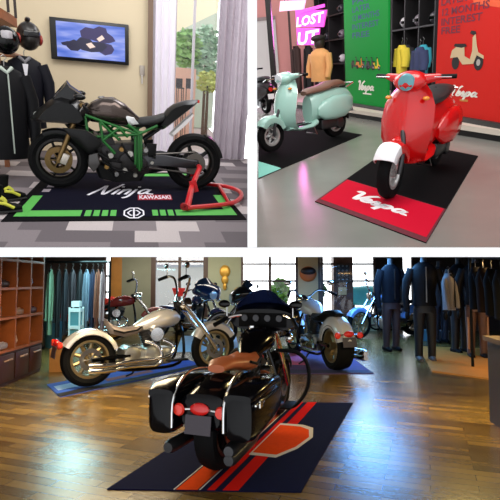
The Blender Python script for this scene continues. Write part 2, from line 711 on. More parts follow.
# the racer on the screen: flat shapes, (x, z) fractions of the picture
racer = [((.14, .3), (.2, .2), (.3, .2), (.36, .3), (.34, .45), (.25, .52), (.17, .45)),
         ((.62, .22), (.7, .14), (.8, .2), (.84, .33), (.8, .46), (.7, .5), (.63, .4)),
         ((.24, .4), (.34, .6), (.46, .62), (.52, .5), (.68, .52), (.74, .4), (.66, .24), (.5, .2), (.36, .24)),
         ((.36, .6), (.34, .78), (.42, .9), (.54, .88), (.62, .96), (.72, .92), (.74, .8), (.82, .7), (.86, .58), (.76, .5), (.64, .5), (.5, .56)),
         ((.06, .4), (.16, .46), (.26, .44), (.2, .3), (.08, .34))]
for i, poly in enumerate(racer):
    mb = MB().slab([(.015 + (x - .5) * tvw * .87, -.0395 - .0012 * i, (z - .5) * tvh * .84) for x, z in poly], (0, -1, 0), .001)
    mb.build('racer_picture', mat('screen_dark%d' % (i % 2), ((26, 24, 50), (44, 36, 76))[i % 2], .3, emit=.6), sc_)
for poly in (((.42, .42), (.5, .48), (.56, .36), (.48, .3)), ((.58, .6), (.66, .72), (.7, .62), (.62, .52))):
    MB().slab([(.015 + (x - .5) * tvw * .87, -.048, (z - .5) * tvh * .84) for x, z in poly], (0, -1, 0), .001).build('racer_picture', mat('screen_light', (190, 170, 160), .3, emit=.8), sc_)
p = RA.deep(142, 75, WALL_Y)
o = thing('wall_switch', 'small pale switch with cord on the cream wall left of the brown trim', 'switch', (p.x, WALL_Y - .012, p.z))
MB().box((0, 0, .06), (.07, .024, .14)).build('plate', mat('switch_plate', (170, 160, 150), .5), o, bevel=.004)
MB().cyl((0, -.012, .0), (0, -.03, -.12), .012).build('pull', mat('switch_pull', (200, 195, 190), .4), o)

# ---- mat under the bike
sa = Sheet([RA.floor(1, 222), RA.floor(246.5, 220), RA.floor(207, 173), RA.floor(49, 173)])
navy = mat('navy_mat', (13, 13, 30), 0.95, spec=.1, var=0.15, scale=60)
matA = floor_mat(sa, .008, mat('black_mat_edge', (10, 10, 14), .95, spec=.1), 'display_mat', 'navy and lime bordered display mat under the black sport bike')
lime = mat('lime_print', (88, 178, 80), 0.85, var=.08, scale=40)
wprint = mat('white_print', (232, 230, 240), 0.85)
rect(MB(), .05, .05, .95, .96).build('field', navy, matA, xf=lambda p: sa((p.x, p.y, p.z + .008)))
z0 = lambda p: sa((p.x, p.y, p.z + .0105))
for x0, x1 in ((.07, .285), (.30, .325), (.335, .36), (.37, .395), (.405, .43), (.585, .61), (.62, .645), (.655, .68), (.69, .93)):
    rect(MB(), x0, .06, x1, .15).build('lime_stripe', lime, matA, xf=z0)
rect(MB(), .03, .06, .075, .42).build('lime_stripe', lime, matA, xf=z0)
rect(MB(), .925, .06, .97, .42).build('lime_stripe', lime, matA, xf=z0)
rect(MB(), .52, .88, .86, .95).build('lime_stripe', lime, matA, xf=z0)
for x0, y0_ in ((.055, .5), (.06, .6)):
    rect(MB(), x0, y0_, x0 + .035, y0_ + .06).build('grey_stripe', mat('grey_print', (150, 140, 150), .85), matA, xf=z0)
mk = script_mark(NINJA, 0, 0, 1, .075, .3)
mk.build('script_lettering', wprint, matA, xf=lambda p: sa((.29 + p.x * .2, .43 + p.y * .24, p.z + .0105)))
# small block letters
tb = text_mb('KAWASAKI', 1, 0, 0, bold=.02)
L = max(v.x for v in tb.v)
rect(MB(), .525, .33, .695, .43).build('red_block', mat('red_print', (170, 30, 50), .85), matA, xf=z0)
tb.build('block_lettering', wprint, matA, xf=lambda p: sa((.53 + p.x / L * .16, .345 + p.y * .1, p.z + .0128)))
em = MB()
for r_, ww in ((1.0, .16),):
    ribbon(em, [(math.cos(2 * PI * k / 8 + PI / 8) * r_, math.sin(2 * PI * k / 8 + PI / 8) * r_) for k in range(9)], ww)
ribbon(em, [(0, -.9), (0, .9)], .16)
ribbon(em, [(-.6, 0), (-.3, .45), (-.15, .45)], .14)
ribbon(em, [(-.6, 0), (-.3, -.45), (-.15, -.45)], .14)
ribbon(em, [(.15, .45), (.3, .45), (.6, 0), (.3, -.45), (.15, -.45)], .14)
em.build('emblem', wprint, matA, xf=lambda p: sa((.505 + p.x * .045, .105 + p.y * .085, p.z + .0105)))

# ---- sport bike
fr_, re_ = RA.floor(60, 187.5, .0135), RA.floor(193, 188.5, .0135)
mid = (fr_ + re_) / 2
yaw = math.atan2(fr_.y - re_.y, fr_.x - re_.x)
bk = thing('motorcycle', 'black sport motorcycle with green trellis frame held on the red paddock stand', 'motorcycle', mid, yaw)
KB = 133.0 / (fr_ - re_).length


def Q(px, py):
    return ((126.5 - px) / KB, (188 - py) / KB)


def Qs(*a):
    return [Q(x, y) for x, y in a]


def Q3(px, py, y=0.0):
    x, z = Q(px, py)
    return V((x, y, z))


carbon = mat('carbon_black', (12, 12, 13), .3, spec=.2, coat=.05)
satin = mat('satin_black', (17, 17, 18), .4, spec=.15)
mirrorblk = mat('mirror_black', (80, 70, 66), .2, .8)
green = mat('trellis_green', (18, 92, 30), .35)
engm = mat('engine_dark', (40, 38, 39), .35, .6, var=.4, scale=30)
wheel(bk, Q3(60.5, 160) , .30, .12, .215, mat('dark_rim', (26, 24, 24), .35, .5), 2, .135, 5, disc_m=mat('disc_bronze', (120, 96, 62), .35, .9))
wheel(bk, Q3(192, 159), .315, .19, .22, mat('dark_rim', (34, 32, 32)), 1, .11, 5)
# fork, brakes
fk = MB()
for yy in (-.1, .1):
    fk.cyl(Q3(60.5, 160, yy), Q3(72, 133, yy), .026)
    fk.cyl(Q3(72, 133, yy), Q3(84, 106, yy), .024)
fk.box(Q3(83, 108), (.05, .24, .03))
fk.box(Q3(77, 122), (.05, .24, .03))
fk.cyl(Q3(60.5, 160, -.13), Q3(60.5, 160, .13), .018)
fk.build('fork', mat('gold_fork', (120, 96, 60), .3, .8), bk)
for yy in (-.095, .095):
    MB().box(Q3(66, 158, yy), (.07, .05, .11), Matrix.Rotation(-.4, 3, 'Y')).build('brake_caliper', mat('caliper', (205, 195, 185), .35, .4), bk, bevel=.008)
ff = MB().fender(*Q(60.5, 160), .32, 62, 140, .07, .05)
ff.build('mudguard', carbon, bk)
# upper cowl
cowl = MB()
cowl.puff(Qs((38, 123), (45, 114), (57, 104), (66, 101), (80, 104), (87, 112), (91, 121), (85, 126), (70, 125.5), (58, 125), (47, 125)), .2, inset=.72, flat=.45)
cowl.build('fairing', carbon, bk)
ws = MB()
ws.puff(Qs((54, 107), (63, 96), (71, 87), (74, 91), (84, 97.5), (78, 99), (79, 106), (70, 108)), .11, inset=.75, flat=.3)
ws.build('windscreen', mat('smoked_screen', (18, 18, 20), .15, spec=.3, coat=.1), bk)
hl = MB()
hl.ell(Q3(45, 119), (.05, .09, .035))
hl.build('headlight', mat('headlight_glass', (150, 155, 150), .15, .3), bk)
for yy in (-.2, .2):
    m_ = MB()
    m_.tube([Q3(72, 106, yy * .7), Q3(80, 101, yy * 1.3)], .01)
    m_.ell(Q3(82, 99.5, yy * 1.5), (.055, .06, .03))
    m_.build('wing_mirror', carbon, bk)
# side panels
for sg in (-1, 1):
    sp = MB()
    sp.puff(Qs((66, 128), (86, 129), (96, 135), (100, 142), (94, 148), (88, 152), (82, 146), (74, 138)), .03, yc=sg * .19, inset=.8)
    sp.build('side_fairing', carbon, bk)
bp = MB()
bp.puff(Qs((92, 160), (120, 166), (142, 170), (138, 178), (112, 180), (97, 176)), .16)
bp.build('belly_pan', satin, bk)
en = MB()
en.box(Q3(117, 152), (.36, .3, .22), Matrix.Rotation(.1, 3, 'Y'))
en.box(Q3(104, 145), (.2, .28, .24), Matrix.Rotation(.45, 3, 'Y'))
en.box(Q3(128, 163), (.36, .3, .16))
for px, py, r_ in ((125, 158, .1), (112, 163, .075), (138, 160, .06)):
    en.cyl(Q3(px, py, -.18), Q3(px, py, .18), r_, n=18)
en.build('engine', engm, bk, bevel=.012)
for i, (px, py, r_, c_) in enumerate(((108, 152, .035, ALLOY), (118, 146, .028, BRONZE), (126, 150, .04, ALLOY), (113, 170, .03, STEEL), (131, 171, .026, ALLOY), (104, 163, .03, BRONZE), (141, 146, .03, STEEL), (147, 158, .022, ALLOY), (121, 166, .03, ALLOY))):
    for sg in (-1, 1):
        MB().cyl(Q3(px, py, sg * .14), Q3(px, py, sg * .205), r_, r_ * .8, n=12).build('engine_cover', c_, bk)
for a, b in (((96, 150), (118, 158)), ((100, 158), (126, 168)), ((118, 140), (130, 158)), ((104, 148), (112, 174))):
    for sg in (-1, 1):
        MB().curve([Q3(*a, sg * .19), Q3((a[0] + b[0]) / 2, (a[1] + b[1]) / 2 + 2, sg * .215), Q3(*b, sg * .19)], .011, 6).build('hose', BLACKP, bk)
for sg in (-1, 1):
    MB().puff(Qs((88, 152), (96, 150), (98, 160), (92, 168), (87, 162)), .02, yc=sg * .2).build('side_fairing', mat('grey_lower_panel', (64, 62, 62), .3, .4), bk)
rad = MB().box(Q3(92, 148), (.05, .34, .3), Matrix.Rotation(-.25, 3, 'Y'))
rad.build('radiator', satin, bk)
pp = MB()
for yy in (-.06, 0, .06):
    pp.curve([Q3(98, 150, yy), Q3(95, 165, yy), Q3(103, 177, yy), Q3(130, 178, yy * .6)], .022)
pp.build('exhaust', mat('titanium_pipe', (128, 112, 100), .3, .9), bk)
mf = MB().loftx([(Q(135, 0)[0], Q(0, 172)[1], .05, .05, -.12), (Q(150, 0)[0], Q(0, 168)[1], .075, .08, -.16), (Q(172, 0)[0], Q(0, 163)[1], .08, .085, -.18), (Q(176, 0)[0], Q(0, 162)[1], .06, .065, -.18)])
mf.build('muffler', mat('muffler_grey', (92, 90, 92), .3, .8), bk)
# tank
tk = MB()
tk.loftx([(Q(86, 0)[0], Q(0, 116)[1], .07, .05), (Q(92, 0)[0], Q(0, 114)[1], .13, .1), (Q(102, 0)[0], Q(0, 112)[1], .17, .13), (Q(113, 0)[0], Q(0, 112)[1], .17, .135),
          (Q(123, 0)[0], Q(0, 115)[1], .14, .11), (Q(131, 0)[0], Q(0, 119)[1], .1, .075), (Q(136, 0)[0], Q(0, 121)[1], .07, .05)], 20)
tk.build('fuel_tank', mirrorblk, bk)
cap = MB().lathe(Q3(101, 100.5), (0.15, 0, 1), [(0, .035), (.012, .032), (.012, .001), (0, .001)], 16)
cap.build('filler_cap', STEEL, bk)
for sg in (-1, 1):
    MB().puff(Qs((122, 115), (130, 116), (135, 122), (126, 124)), .01, yc=sg * .13).build('tank_highlight', mat('highlight_silver', (205, 205, 205), .25, .6), bk)  # white highlight on the tank, built as a pale panel
# trellis frame
tr = MB()
for sg in (-1, 1):
    y1, y2 = sg * .16, sg * .2
    for a, b in (((86, 116), (134, 131)), ((88, 136), (134, 131)), ((99, 121), (101, 138)), ((101, 138), (116, 126)), ((116, 126), (124, 134)), ((99, 121), (116, 137)),
                 ((88, 136), (86, 117)), ((134, 130), (135, 166)), ((124, 122), (134, 130)), ((134, 131), (152, 122)), ((101, 138), (112, 150)), ((131, 133), (131, 160))):
        tr.cyl(Q3(*a, y2 if a[0] > 90 else y1), Q3(*b, y2 if b[0] > 90 else y1), .0135, n=8)
    tr.puff(Qs((132, 128), (138, 128), (138, 164), (132, 164)), .02, yc=sg * .17)
tr.build('trellis_frame', green, bk)
# seat, tail, swingarm
st = MB()
st.loftx([(Q(133, 0)[0], Q(0, 122)[1], .08, .05), (Q(140, 0)[0], Q(0, 121)[1], .13, .05), (Q(152, 0)[0], Q(0, 118.5)[1], .14, .045), (Q(160, 0)[0], Q(0, 116)[1], .1, .05)])
st.build('seat', mat('seat_leather', (24, 24, 25), .6), bk)
tl = MB()
tl.puff(Qs((150, 128), (158, 115), (164, 107), (170, 102.5), (182, 98), (195, 96.5), (191, 102), (180, 111), (168, 121), (160, 127)), .11, inset=.7, flat=.35)
tl.build('tail_cowl', carbon, bk)
sub = MB()
for sg in (-1, 1):
    sub.cyl(Q3(142, 126, sg * .08), Q3(178, 109, sg * .06), .014)
    sub.cyl(Q3(140, 138, sg * .08), Q3(166, 119, sg * .06), .014)
sub.build('subframe', satin, bk)
pl = MB()
pl.puff(Qs((166, 132), (182, 116), (189, 110), (190, 112), (184, 120), (169, 134)), .06)
pl.build('number_plate', mat('plate_white', (225, 222, 222), .5), bk)
MB().box(Q3(194, 98), (.02, .12, .03)).build('tail_light', REDLENS, bk)
hg = MB().fender(*Q(192, 159.5), .345, 112, 168, .09, .05)
hg.build('rear_hugger', carbon, bk)
sw = MB()
for sg in (-1, 1):
    sw.puff(Qs((138, 152), (160, 151), (194, 156), (196, 163), (188, 164), (160, 162), (140, 162)), .022, yc=sg * .135)
sw.cyl(Q3(193, 160, -.17), Q3(193, 160, .17), .02)
sw.build('swingarm', mat('swingarm_grey', (62, 62, 66), .35, .7), bk)
chn = MB()
chn.lathe(Q3(192, 159.5, .115), (0, 1, 0), [(-.005, .115), (.005, .115), (.005, .05), (-.005, .05)], 26)
chn.tube([Q3(192, 147.5, .115), Q3(134, 152, .115)], .01, 6)
chn.tube([Q3(192, 170, .115), Q3(134, 163, .115)], .01, 6)
chn.build('chain', mat('chain_steel', (112, 108, 104), .4, .9), bk)
for sg in (-1, 1):
    hb_ = MB()
    hb_.cyl(Q3(84, 108, sg * .1), Q3(88, 110, sg * .33), .014)
    hb_.build('handlebar', satin, bk)
    h2 = MB().cyl(Q3(86.5, 109.4, sg * .22), Q3(88, 110, sg * .34), .02)
    h2.build('grip', BLACKP, bk)
    h3 = MB().tube([Q3(84, 109, sg * .2), Q3(82, 111, sg * .33)], .007)
    h3.build('lever', STEEL, bk)
    fp = MB().cyl(Q3(148, 152, sg * .14), Q3(149, 152, sg * .26), .012)
    fp.puff(Qs((142, 140), (152, 140), (151, 154), (144, 154)), .008, yc=sg * .15)
    fp.build('footrest', satin, bk)

# ---- red paddock stand
ps = thing('paddock_stand', 'red tubular paddock stand lifting the rear wheel of the sport bike', 'stand', mid, yaw)
redp = mat('red_enamel', (200, 22, 30), .3, coat=.4)
a = MB()
Qf = lambda px, py: RA.floor(px, py, .035)
inv = Matrix.Rotation(-yaw, 3, 'Z')
G = lambda px, py, z=.05: inv @ (RA.floor(px, py, z) - V(mid))
loop = [G(187, 208), G(210, 206), G(232, 203), G(241, 197), G(239, 191), G(226, 186.5), G(208, 184), G(190, 183)]
a.curve(loop, .024, 8, 5)
a.build('base_frame', redp, ps)
for sg, base in ((1, G(187, 208)), (-1, G(190, 183))):
    u_ = MB()
    top = Q3(194.5, 161, sg * .235)
    u_.tube([base, (V(base) + top) / 2 + V((.02, 0, 0)), top], [.034, .03, .026], 8)
    u_.box((V(base) + top) / 2, (.07, .03, .12), Matrix.Rotation(.3, 3, 'Y'))
    u_.build('upright', redp, ps)
    MB().cyl(top - V((0, sg * .06, 0)), top + V((0, sg * .012, 0)), .026).build('bobbin', mat('bobbin_red', (170, 30, 34), .4), ps)
    b2 = V((base.x + .03, base.y, .05))
    MB().lathe(b2, (0, 1, 0), [(-.02, .034), (.02, .034), (.02, .012), (-.02, .012)], 18).build('caster_wheel', mat('caster_red', (150, 20, 26), .4), ps)
MB().tube([G(229, 203.5), G(219, 185.5)], .02).build('cross_tube', redp, ps)

# ---- garment rack with riding gear at the left
leather = mat('black_leather', (15, 15, 18), .55, spec=.15, var=.3, scale=14)
grey_l = mat('grey_panel', (120, 118, 122), .6)


def jacket(name, label, c, rz, h, w_, m, trim_m, group=None, sleeve=1.0, cat='jacket'):
    """jacket on a hanger: top at c, hanging h down"""
    t = thing(name, label, cat, c, rz, group)
    b = MB()
    b.loftz([(-h, 0, 0, w_ * .48, .09), (-h * .6, 0, 0, w_ * .44, .1), (-h * .25, 0, 0, w_ * .5, .11), (-.06, 0, 0, w_ * .42, .08), (-.0, 0, 0, w_ * .16, .06)], 18)
    b.build('body', m, t)
    for sg in (-1, 1):
        s = MB()
        s.tube([(sg * w_ * .42, 0, -.09), (sg * w_ * .58, -.02, -h * .35), (sg * w_ * .6, -.05, -h * .65), (sg * w_ * .55, -.07, -h * .65 - .28 * sleeve)], [min(q, w_ * .22) for q in (.075, .07, .06, .045)], 10)
        s.build('sleeve', m, t)
    k = MB()
    k.box((0, -.11, -h * .5), (.012, .012, h * .85))
    k.build('zip', trim_m, t)
    k = MB().tube([(-w_ * .14, -.06, -.01), (0, -.08, -.06), (w_ * .14, -.06, -.01)], .02)
    k.build('collar', trim_m, t)
    g_ = MB()
    g_.tube([(0, 0, -.02), (0, 0, .05), (.03, 0, .08), (.0, 0, .11), (-.025, 0, .09)], .005, 6)
    g_.build('hanger', STEEL, t)
    return t


RKY = mid.y + .75
rail0, rail1 = RA.deep(-14, 45, RKY - .35), RA.deep(22, 57, RKY + .25)
woodr = mat('brown_rack_wood', (150, 92, 56), .5, var=.25, scale=18)
rk = thing('garment_rack', 'brown wooden garment rack with sloping rail at the left edge', 'rack', (0, 0, 0))
MB().tube([rail0, rail1], .022).build('rail', mat('rail_tan', (190, 140, 110), .5), rk)
t0, t1 = RA.deep(-14, 4, RKY - .35), RA.deep(17.5, 23, RKY + .25)
sh = MB().rings([[p + V((0, -.02, -.05)), p + V((-.42, -.02, -.05)), p + V((-.42, -.02, .05)), p + V((0, -.02, .05))] for p in (t0, t1)])
sh.build('shelf', woodr, rk)
for p in (rail0, rail1):
    MB().box((p.x - .26, p.y, (p.z + .6) / 2), (.05, .05, p.z + .6)).build('upright', woodr, rk)
    MB().cyl(p, (p.x - .26, p.y, p.z), .015).build('bracket', woodr, rk)
for (a_, b_) in (((8.5, -4), (7, 12)), ((14, -4), (16, 18))):
    p, q = RA.deep(*a_, RKY), RA.deep(*b_, RKY)
    MB().box((p + q) / 2, (.025, .02, (p - q).length)).build('strap', mat('rack_strap', (46, 36, 32), .7), rk)


def hang(px, py, y, h, w_, rz, label, m, tm, s=1.0):
    p = RA.deep(px, py, y)
    return jacket('jacket', label, p, rz, h, w_, m, tm, 'jackets on the wooden rack', s)


hang(4, 66, RKY - .42, .95, .42, .5, 'black leather riding jacket at the left edge, with the pale grey shoulder', leather, mat('pale_shoulder', (170, 180, 170), .6), .6)
hang(24, 56, RKY + .02, .78, .40, .25, 'black leather riding jacket with white chest mark, nearest the television', mat('blue_black_leather', (18, 18, 26), .5, spec=.15, var=.3, scale=14), grey_l, .5)
hang(14, 84, RKY + .42, .62, .36, -.2, 'dark grey riding jacket half hidden behind the other two on the rack', mat('dark_grey_cloth', (34, 32, 36), .8), grey_l, .3)
p = RA.deep(27, 74, RKY - .02)
# white chest badge belongs to the middle jacket: build on it
jk = [o for o in RA.objs if o.name.startswith('jacket')][1]
MB().slab([(-.03, -.115, -.08), (.03, -.115, -.08), (.012, -.118, -.2), (-.012, -.118, -.2)], (0, -1, 0), .004).build('badge', mat('badge_white', (225, 222, 228), .6), jk)
# cap on the rack end
p = RA.deep(29, 41, RKY + .02)
p.z += .05
hm = thing('helmet', 'dark crash helmet with red sides on the end of the rack', 'helmet', (p.x, RKY + .02, p.z - .13), .4)
hs = MB().ell((0, 0, .13), (.125, .15, .15), nu=18, nv=12)
hs.build('shell', mat('helmet_dark', (34, 30, 28), .3), hm)
MB().box((0, -.125, .15), (.17, .06, .07)).build('visor', mat('visor_black', (14, 14, 16), .1), hm, bevel=.02)
for sg in (-1, 1):
    MB().ell((sg * .11, -.01, .1), (.03, .09, .06)).build('side_panel', mat('helmet_red', (150, 44, 34), .35), hm)
MB().tube([(0, .05, .26), (0, .0, .3), (-.02, -.06, .31)], [.02, .03, .006]).build('crest', mat('helmet_dark', ()), hm)
p = RA.deep(5, 40, RKY - .3)
hm2 = thing('helmet', 'black helmet with pale visor at the left edge under the shelf', 'helmet', (p.x, RKY - .3, p.z - .12), -.3)
MB().ell((0, 0, .12), (.14, .15, .14), nu=18, nv=12).build('shell', GLOSSBLK, hm2)
MB().box((.08, -.1, .17), (.1, .08, .08)).build('visor', mat('pale_visor', (170, 165, 170), .2), hm2, bevel=.02)

# ---- black and yellow boots, bottom left
yel = mat('neon_yellow', (206, 205, 70), .6)
for k, (px, py, lab) in enumerate(((3, 212, 'black riding boot with neon yellow trim, nearer of the pair at left edge'), (9, 200, 'black riding boot with neon yellow trim, farther of the pair at left edge'))):
    p = RA.floor(px, py, .016)
    bt = thing('riding_boot', lab, 'boot', p, .35 + .3 * k, 'riding boots')
    bt.scale = (.85, .85, .85)
    MB().loftx([(-.11, .06, .04, .05), (-.06, .065, .048, .055), (.04, .055, .05, .045), (.13, .045, .048, .036), (.18, .035, .03, .022)]).build('foot', BLACKP, bt)
    MB().loftz([(.06, -.05, 0, .06, .045), (.16, -.05, 0, .05, .042), (.28, -.045, 0, .062, .052)]).build('shaft', BLACKP, bt)
    MB().box((.03, 0, .01), (.3, .095, .022)).build('sole', mat('boot_sole', (40, 40, 40), .8), bt, bevel=.008)
    s = MB()
    s.fender(-.02, .1, .07, 10, 140, .06, .02)
    s.tube([(.1, -.05, .05), (.02, -.056, .1), (-.06, -.06, .12)], .016)
    s.build('yellow_trim', yel, bt)

# =================================================================== ROOM B : scooter shop
use(RB)
conc = mat('polished_concrete', (128, 128, 122), .22, spec=.5, var=.12, scale=2.5)
G0, G1 = RB.floor(360, 119), RB.floor(500, 143)
ad = (G1 - G0).normalized()                     # along the platform, to the right and nearer
nd = V((ad.y, -ad.x, 0))                        # towards the viewer
if nd.y > 0:
    nd = -nd
GL = G0 - ad * 9
GR = G1 + ad * 3.2
fy = RB.floor(378, 249).y
xl0 = RB.floor(257.6, 240)
fb = MB()
LW = RB.floor(256, 104)                         # far left corner
fb.slab([(RB.floor(251, 249).x, fy, 0), (RB.floor(560, 249).x, fy, 0), (GR.x, GR.y - 1.5, 0), GR - nd * 3, GL - nd * 3, (RB.floor(251, 110).x, RB.floor(251, 110).y, 0)], (0, 0, -1), .03)
struct(fb, 'floor', conc)

# raised platform along the back
PH = .16
plat = MB()
o0 = G0 - ad * 5.5
pts = [o0, GR, GR - nd * 2.6, o0 - nd * 2.6]
plat.slab([p + V((0, 0, .09)) for p in pts], (0, 0, 1), PH - .09)
struct(plat, 'trim_platform', mat('platform_pale', (206, 196, 182), .45))
kick = MB().slab([p - nd * (.05 if i < 2 else 0) for i, p in enumerate(pts)], (0, 0, 1), .09)
struct(kick, 'baseboard_back', mat('kick_black', (16, 15, 16), .6))

# back wall far behind, right part dark, left part pink lit glass hall
bd = mat('dark_back_wall', (38, 34, 36), .7)
b0, b1 = o0 - nd * 2.5 - ad * 6, GR - nd * 2.5
wb = MB().slab([b0, b1, b1 - nd * .1, b0 - nd * .1], (0, 0, 1), 6.5)
struct(wb, 'wall_back', bd)
pinkw = mat('pink_white_wall', (224, 150, 146), .6, var=.1, scale=.6)
pa, pb = RB.floor(254, 99), RB.floor(318, 92.5)
pn = (pb - pa).normalized()
wl = MB().slab([pa, pb, pb + V((pn.y, -pn.x, 0)) * -.1, pa + V((pn.y, -pn.x, 0)) * -.1], (0, 0, 1), 6.5)
struct(wl, 'wall_left', pinkw)
wn = V((pn.y, -pn.x, 0))
# pale lower panel of the far wall
lp = Wall(pa + wn * .03, pn, wn)
wlen = (pb - pa).length
o = rect(MB(), 0, .02, wlen * .42, 2.35, .03).build('wall_panel', mat('pale_grey_panel', (214, 206, 204), .5), xf=lp)
o['kind'] = 'structure'
o.name = 'wall_panel'
o = rect(MB(), 0, 2.35, wlen * .42, 2.45, .06).build('trim_3', mat('panel_trim', (150, 130, 130), .5), xf=lp)
o['kind'] = 'structure'
# black post
pc = RB.floor(276.5, 112)
po = MB().box((pc.x, pc.y, 3.2), (.12, .12, 6.4))
struct(po, 'trim_post', mat('post_black', (20, 15, 15), .4))
p2_ = RB.floor(294, 98)
po = MB().box((p2_.x, p2_.y, 3.2), (.06, .06, 6.4))
struct(po, 'trim_post', mat('post_brown', (70, 42, 40), .4))


def upright_from(pxl, pxr, yl, yr, z):
    """panel standing on the platform between two bottom pixels"""
    a, b = RB.floor(pxl, yl, z), RB.floor(pxr, yr, z)
    return a, b


# banners -------------------------------------------------------------------
def scooter_picture(parent, wl_, x, y, s, body, h0, flip=1):
    """small printed picture of a scooter"""
    L_ = lambda p: wl_((x + p.x * s * flip, y + p.y * s, p.z + h0))

    def disc(cx, cy, r):
        return [(cx + r * math.cos(2 * PI * k / 16), cy + r * math.sin(2 * PI * k / 16)) for k in range(16)]

    def flat(poly, m, h, nm):
        MB().rings([[V((a, b, h)) for a, b in poly], [V((a, b, h + .002)) for a, b in poly]]).build(nm, m, parent, xf=L_)
    dk = mat('print_black', (28, 24, 26), .8)
    flat(disc(-.62, .2, .22), dk, 0, 'printed_scooter')
    flat(disc(.66, .2, .24), dk, 0, 'printed_scooter')
    flat([(-.95, .35), (-.85, .6), (-.55, .72), (-.15, .68), (-.1, .4), (.2, .3), (.3, .55), (.28, .95), (.42, 1.05), (.5, .75), (.62, .5), (.9, .4), (.92, .3), (.55, .42), (.4, .16), (-.2, .14), (-.5, .38)], body, .002, 'printed_scooter')
    flat([(-.75, .72), (-.7, .8), (-.1, .78), (.0, .7), (-.3, .66)], dk, .004, 'printed_scooter')
    flat([(.12, 1.08), (.2, 1.16), (.42, 1.12), (.46, 1.04), (.3, 1.02)], dk, .004, 'printed_scooter')
    flat(disc(.66, .2, .1), mat('print_grey', (170, 165, 160), .8), .002, 'printed_scooter')


bw = mat('banner_white_print', (240, 235, 225), .7)
# green banner
a, b = RB.floor(346, 104.5, PH), RB.floor(387.5, 111.5, PH)
gw = (b - a).length
an = (b - a).normalized()
nn = V((an.y, -an.x, 0))
gb = thing('banner_stand', 'tall green advertising banner with purple lines and a row of small scooters', 'banner', (0, 0, 0))
wg = Wall(a, an, nn)
gm = bpy.data.materials.new('banner_green')
gm.use_nodes = True
_b = gm.node_tree.nodes['Principled BSDF']
_b.inputs['Base Color'].default_value = srgb((14, 140, 54))
_b.inputs['Roughness'].default_value = .7
_b.inputs['Specular IOR Level'].default_value = .15
gh = RB.plane(366, -14, a, nn).z - PH
rect(MB(), 0, 0.03, gw, gh, .04).build('panel', gm, gb, xf=lambda p: wg((p.x, p.y, p.z - .04)))
rect(MB(), -.02, 0, gw + .02, .06, .1).build('base', mat('banner_base', (60, 60, 60), .4, .5), gb, xf=lambda p: wg((p.x, p.y, p.z - .06)))
pxm = gh / (RB.plane(366, 107, a, nn).z - RB.plane(366, 0, a, nn).z if False else 1)
hv = lambda px, py: (RB.plane(px, py, a, nn) - a)
bl = mat('banner_blue_print', (44, 62, 120), .7)
for i, (py, t_) in enumerate(((-3, 'RIDE NOW'), (5, 'PAY'), (13, 'LATER'), (21.5, '12 MONTHS'), (30, 'INTEREST'), (38.5, 'FREE'))):
    q = hv(352, py)
    tb = text_mb(t_, 1, 0, 0, bold=.01)
    L = max(v.x for v in tb.v)
    ch = (hv(352, py - 5.6).z - q.z) / .72
    wd_ = gw * (.42 if len(t_) < 6 else .62)
    tb.build('heading', bl, gb, xf=lambda p, q=q, L=L, wd_=wd_, ch=ch: wg((q.dot(an) + p.x / L * wd_, q.z + p.y * ch, p.z * .2 + .002)))
q = hv(353, 66)
for i, c in enumerate(((60, 52, 40), (200, 120, 40), (50, 90, 90), (60, 56, 60), (225, 190, 50))):
    scooter_picture(gb, wg, hv(355 + i * 5.2, 66).dot(an), hv(367, 68.5 + .4 * i).z, gw * .105, mat('print_body%d' % i, c, .7), .002 + .007 * (i % 2))
q = hv(357, 90)
mk = script_mark(VESPA, 0, 0, 1, .14, .25)
mk.build('script_lettering', bw, gb, xf=lambda p: wg((q.dot(an) + p.x * gw * .23, q.z + p.y * gw * .1, p.z + .002)))
q2 = hv(363, 94)
rect(MB(), 0, 0, gw * .2, .025).build('small_print', bw, gb, xf=lambda p: wg((q2.dot(an) + p.x, q2.z + p.y, p.z + .002)))

# red banner
a2, b2 = RB.floor(434, 116, PH), RB.floor(500, 128, PH)
an2 = (b2 - a2).normalized()
nn2 = V((an2.y, -an2.x, 0))
rw = (b2 - a2).length * 1.35
rb_ = thing('banner_stand', 'wide red advertising banner with purple wording and a cream scooter picture', 'banner', (0, 0, 0))
wr = Wall(a2, an2, nn2)
rh = RB.plane(460, -16, a2, nn2).z - PH


def red_banner_mat():
    m = bpy.data.materials.new('banner_red')
    m.use_nodes = True
    b_ = m.node_tree.nodes['Principled BSDF']
    b_.inputs['Base Color'].default_value = srgb((205, 34, 26))
    b_.inputs['Roughness'].default_value = .7
    b_.inputs['Specular IOR Level'].default_value = .15
    return m


rect(MB(), 0, .03, rw, rh, .04).build('panel', red_banner_mat(), rb_, xf=lambda p: wr((p.x, p.y, p.z - .04)))
rect(MB(), -.02, 0, rw + .02, .07, .12).build('base', mat('banner_base', ()), rb_, xf=lambda p: wr((p.x, p.y, p.z - .07)))
hr = lambda px, py: (RB.plane(px, py, a2, nn2) - a2)
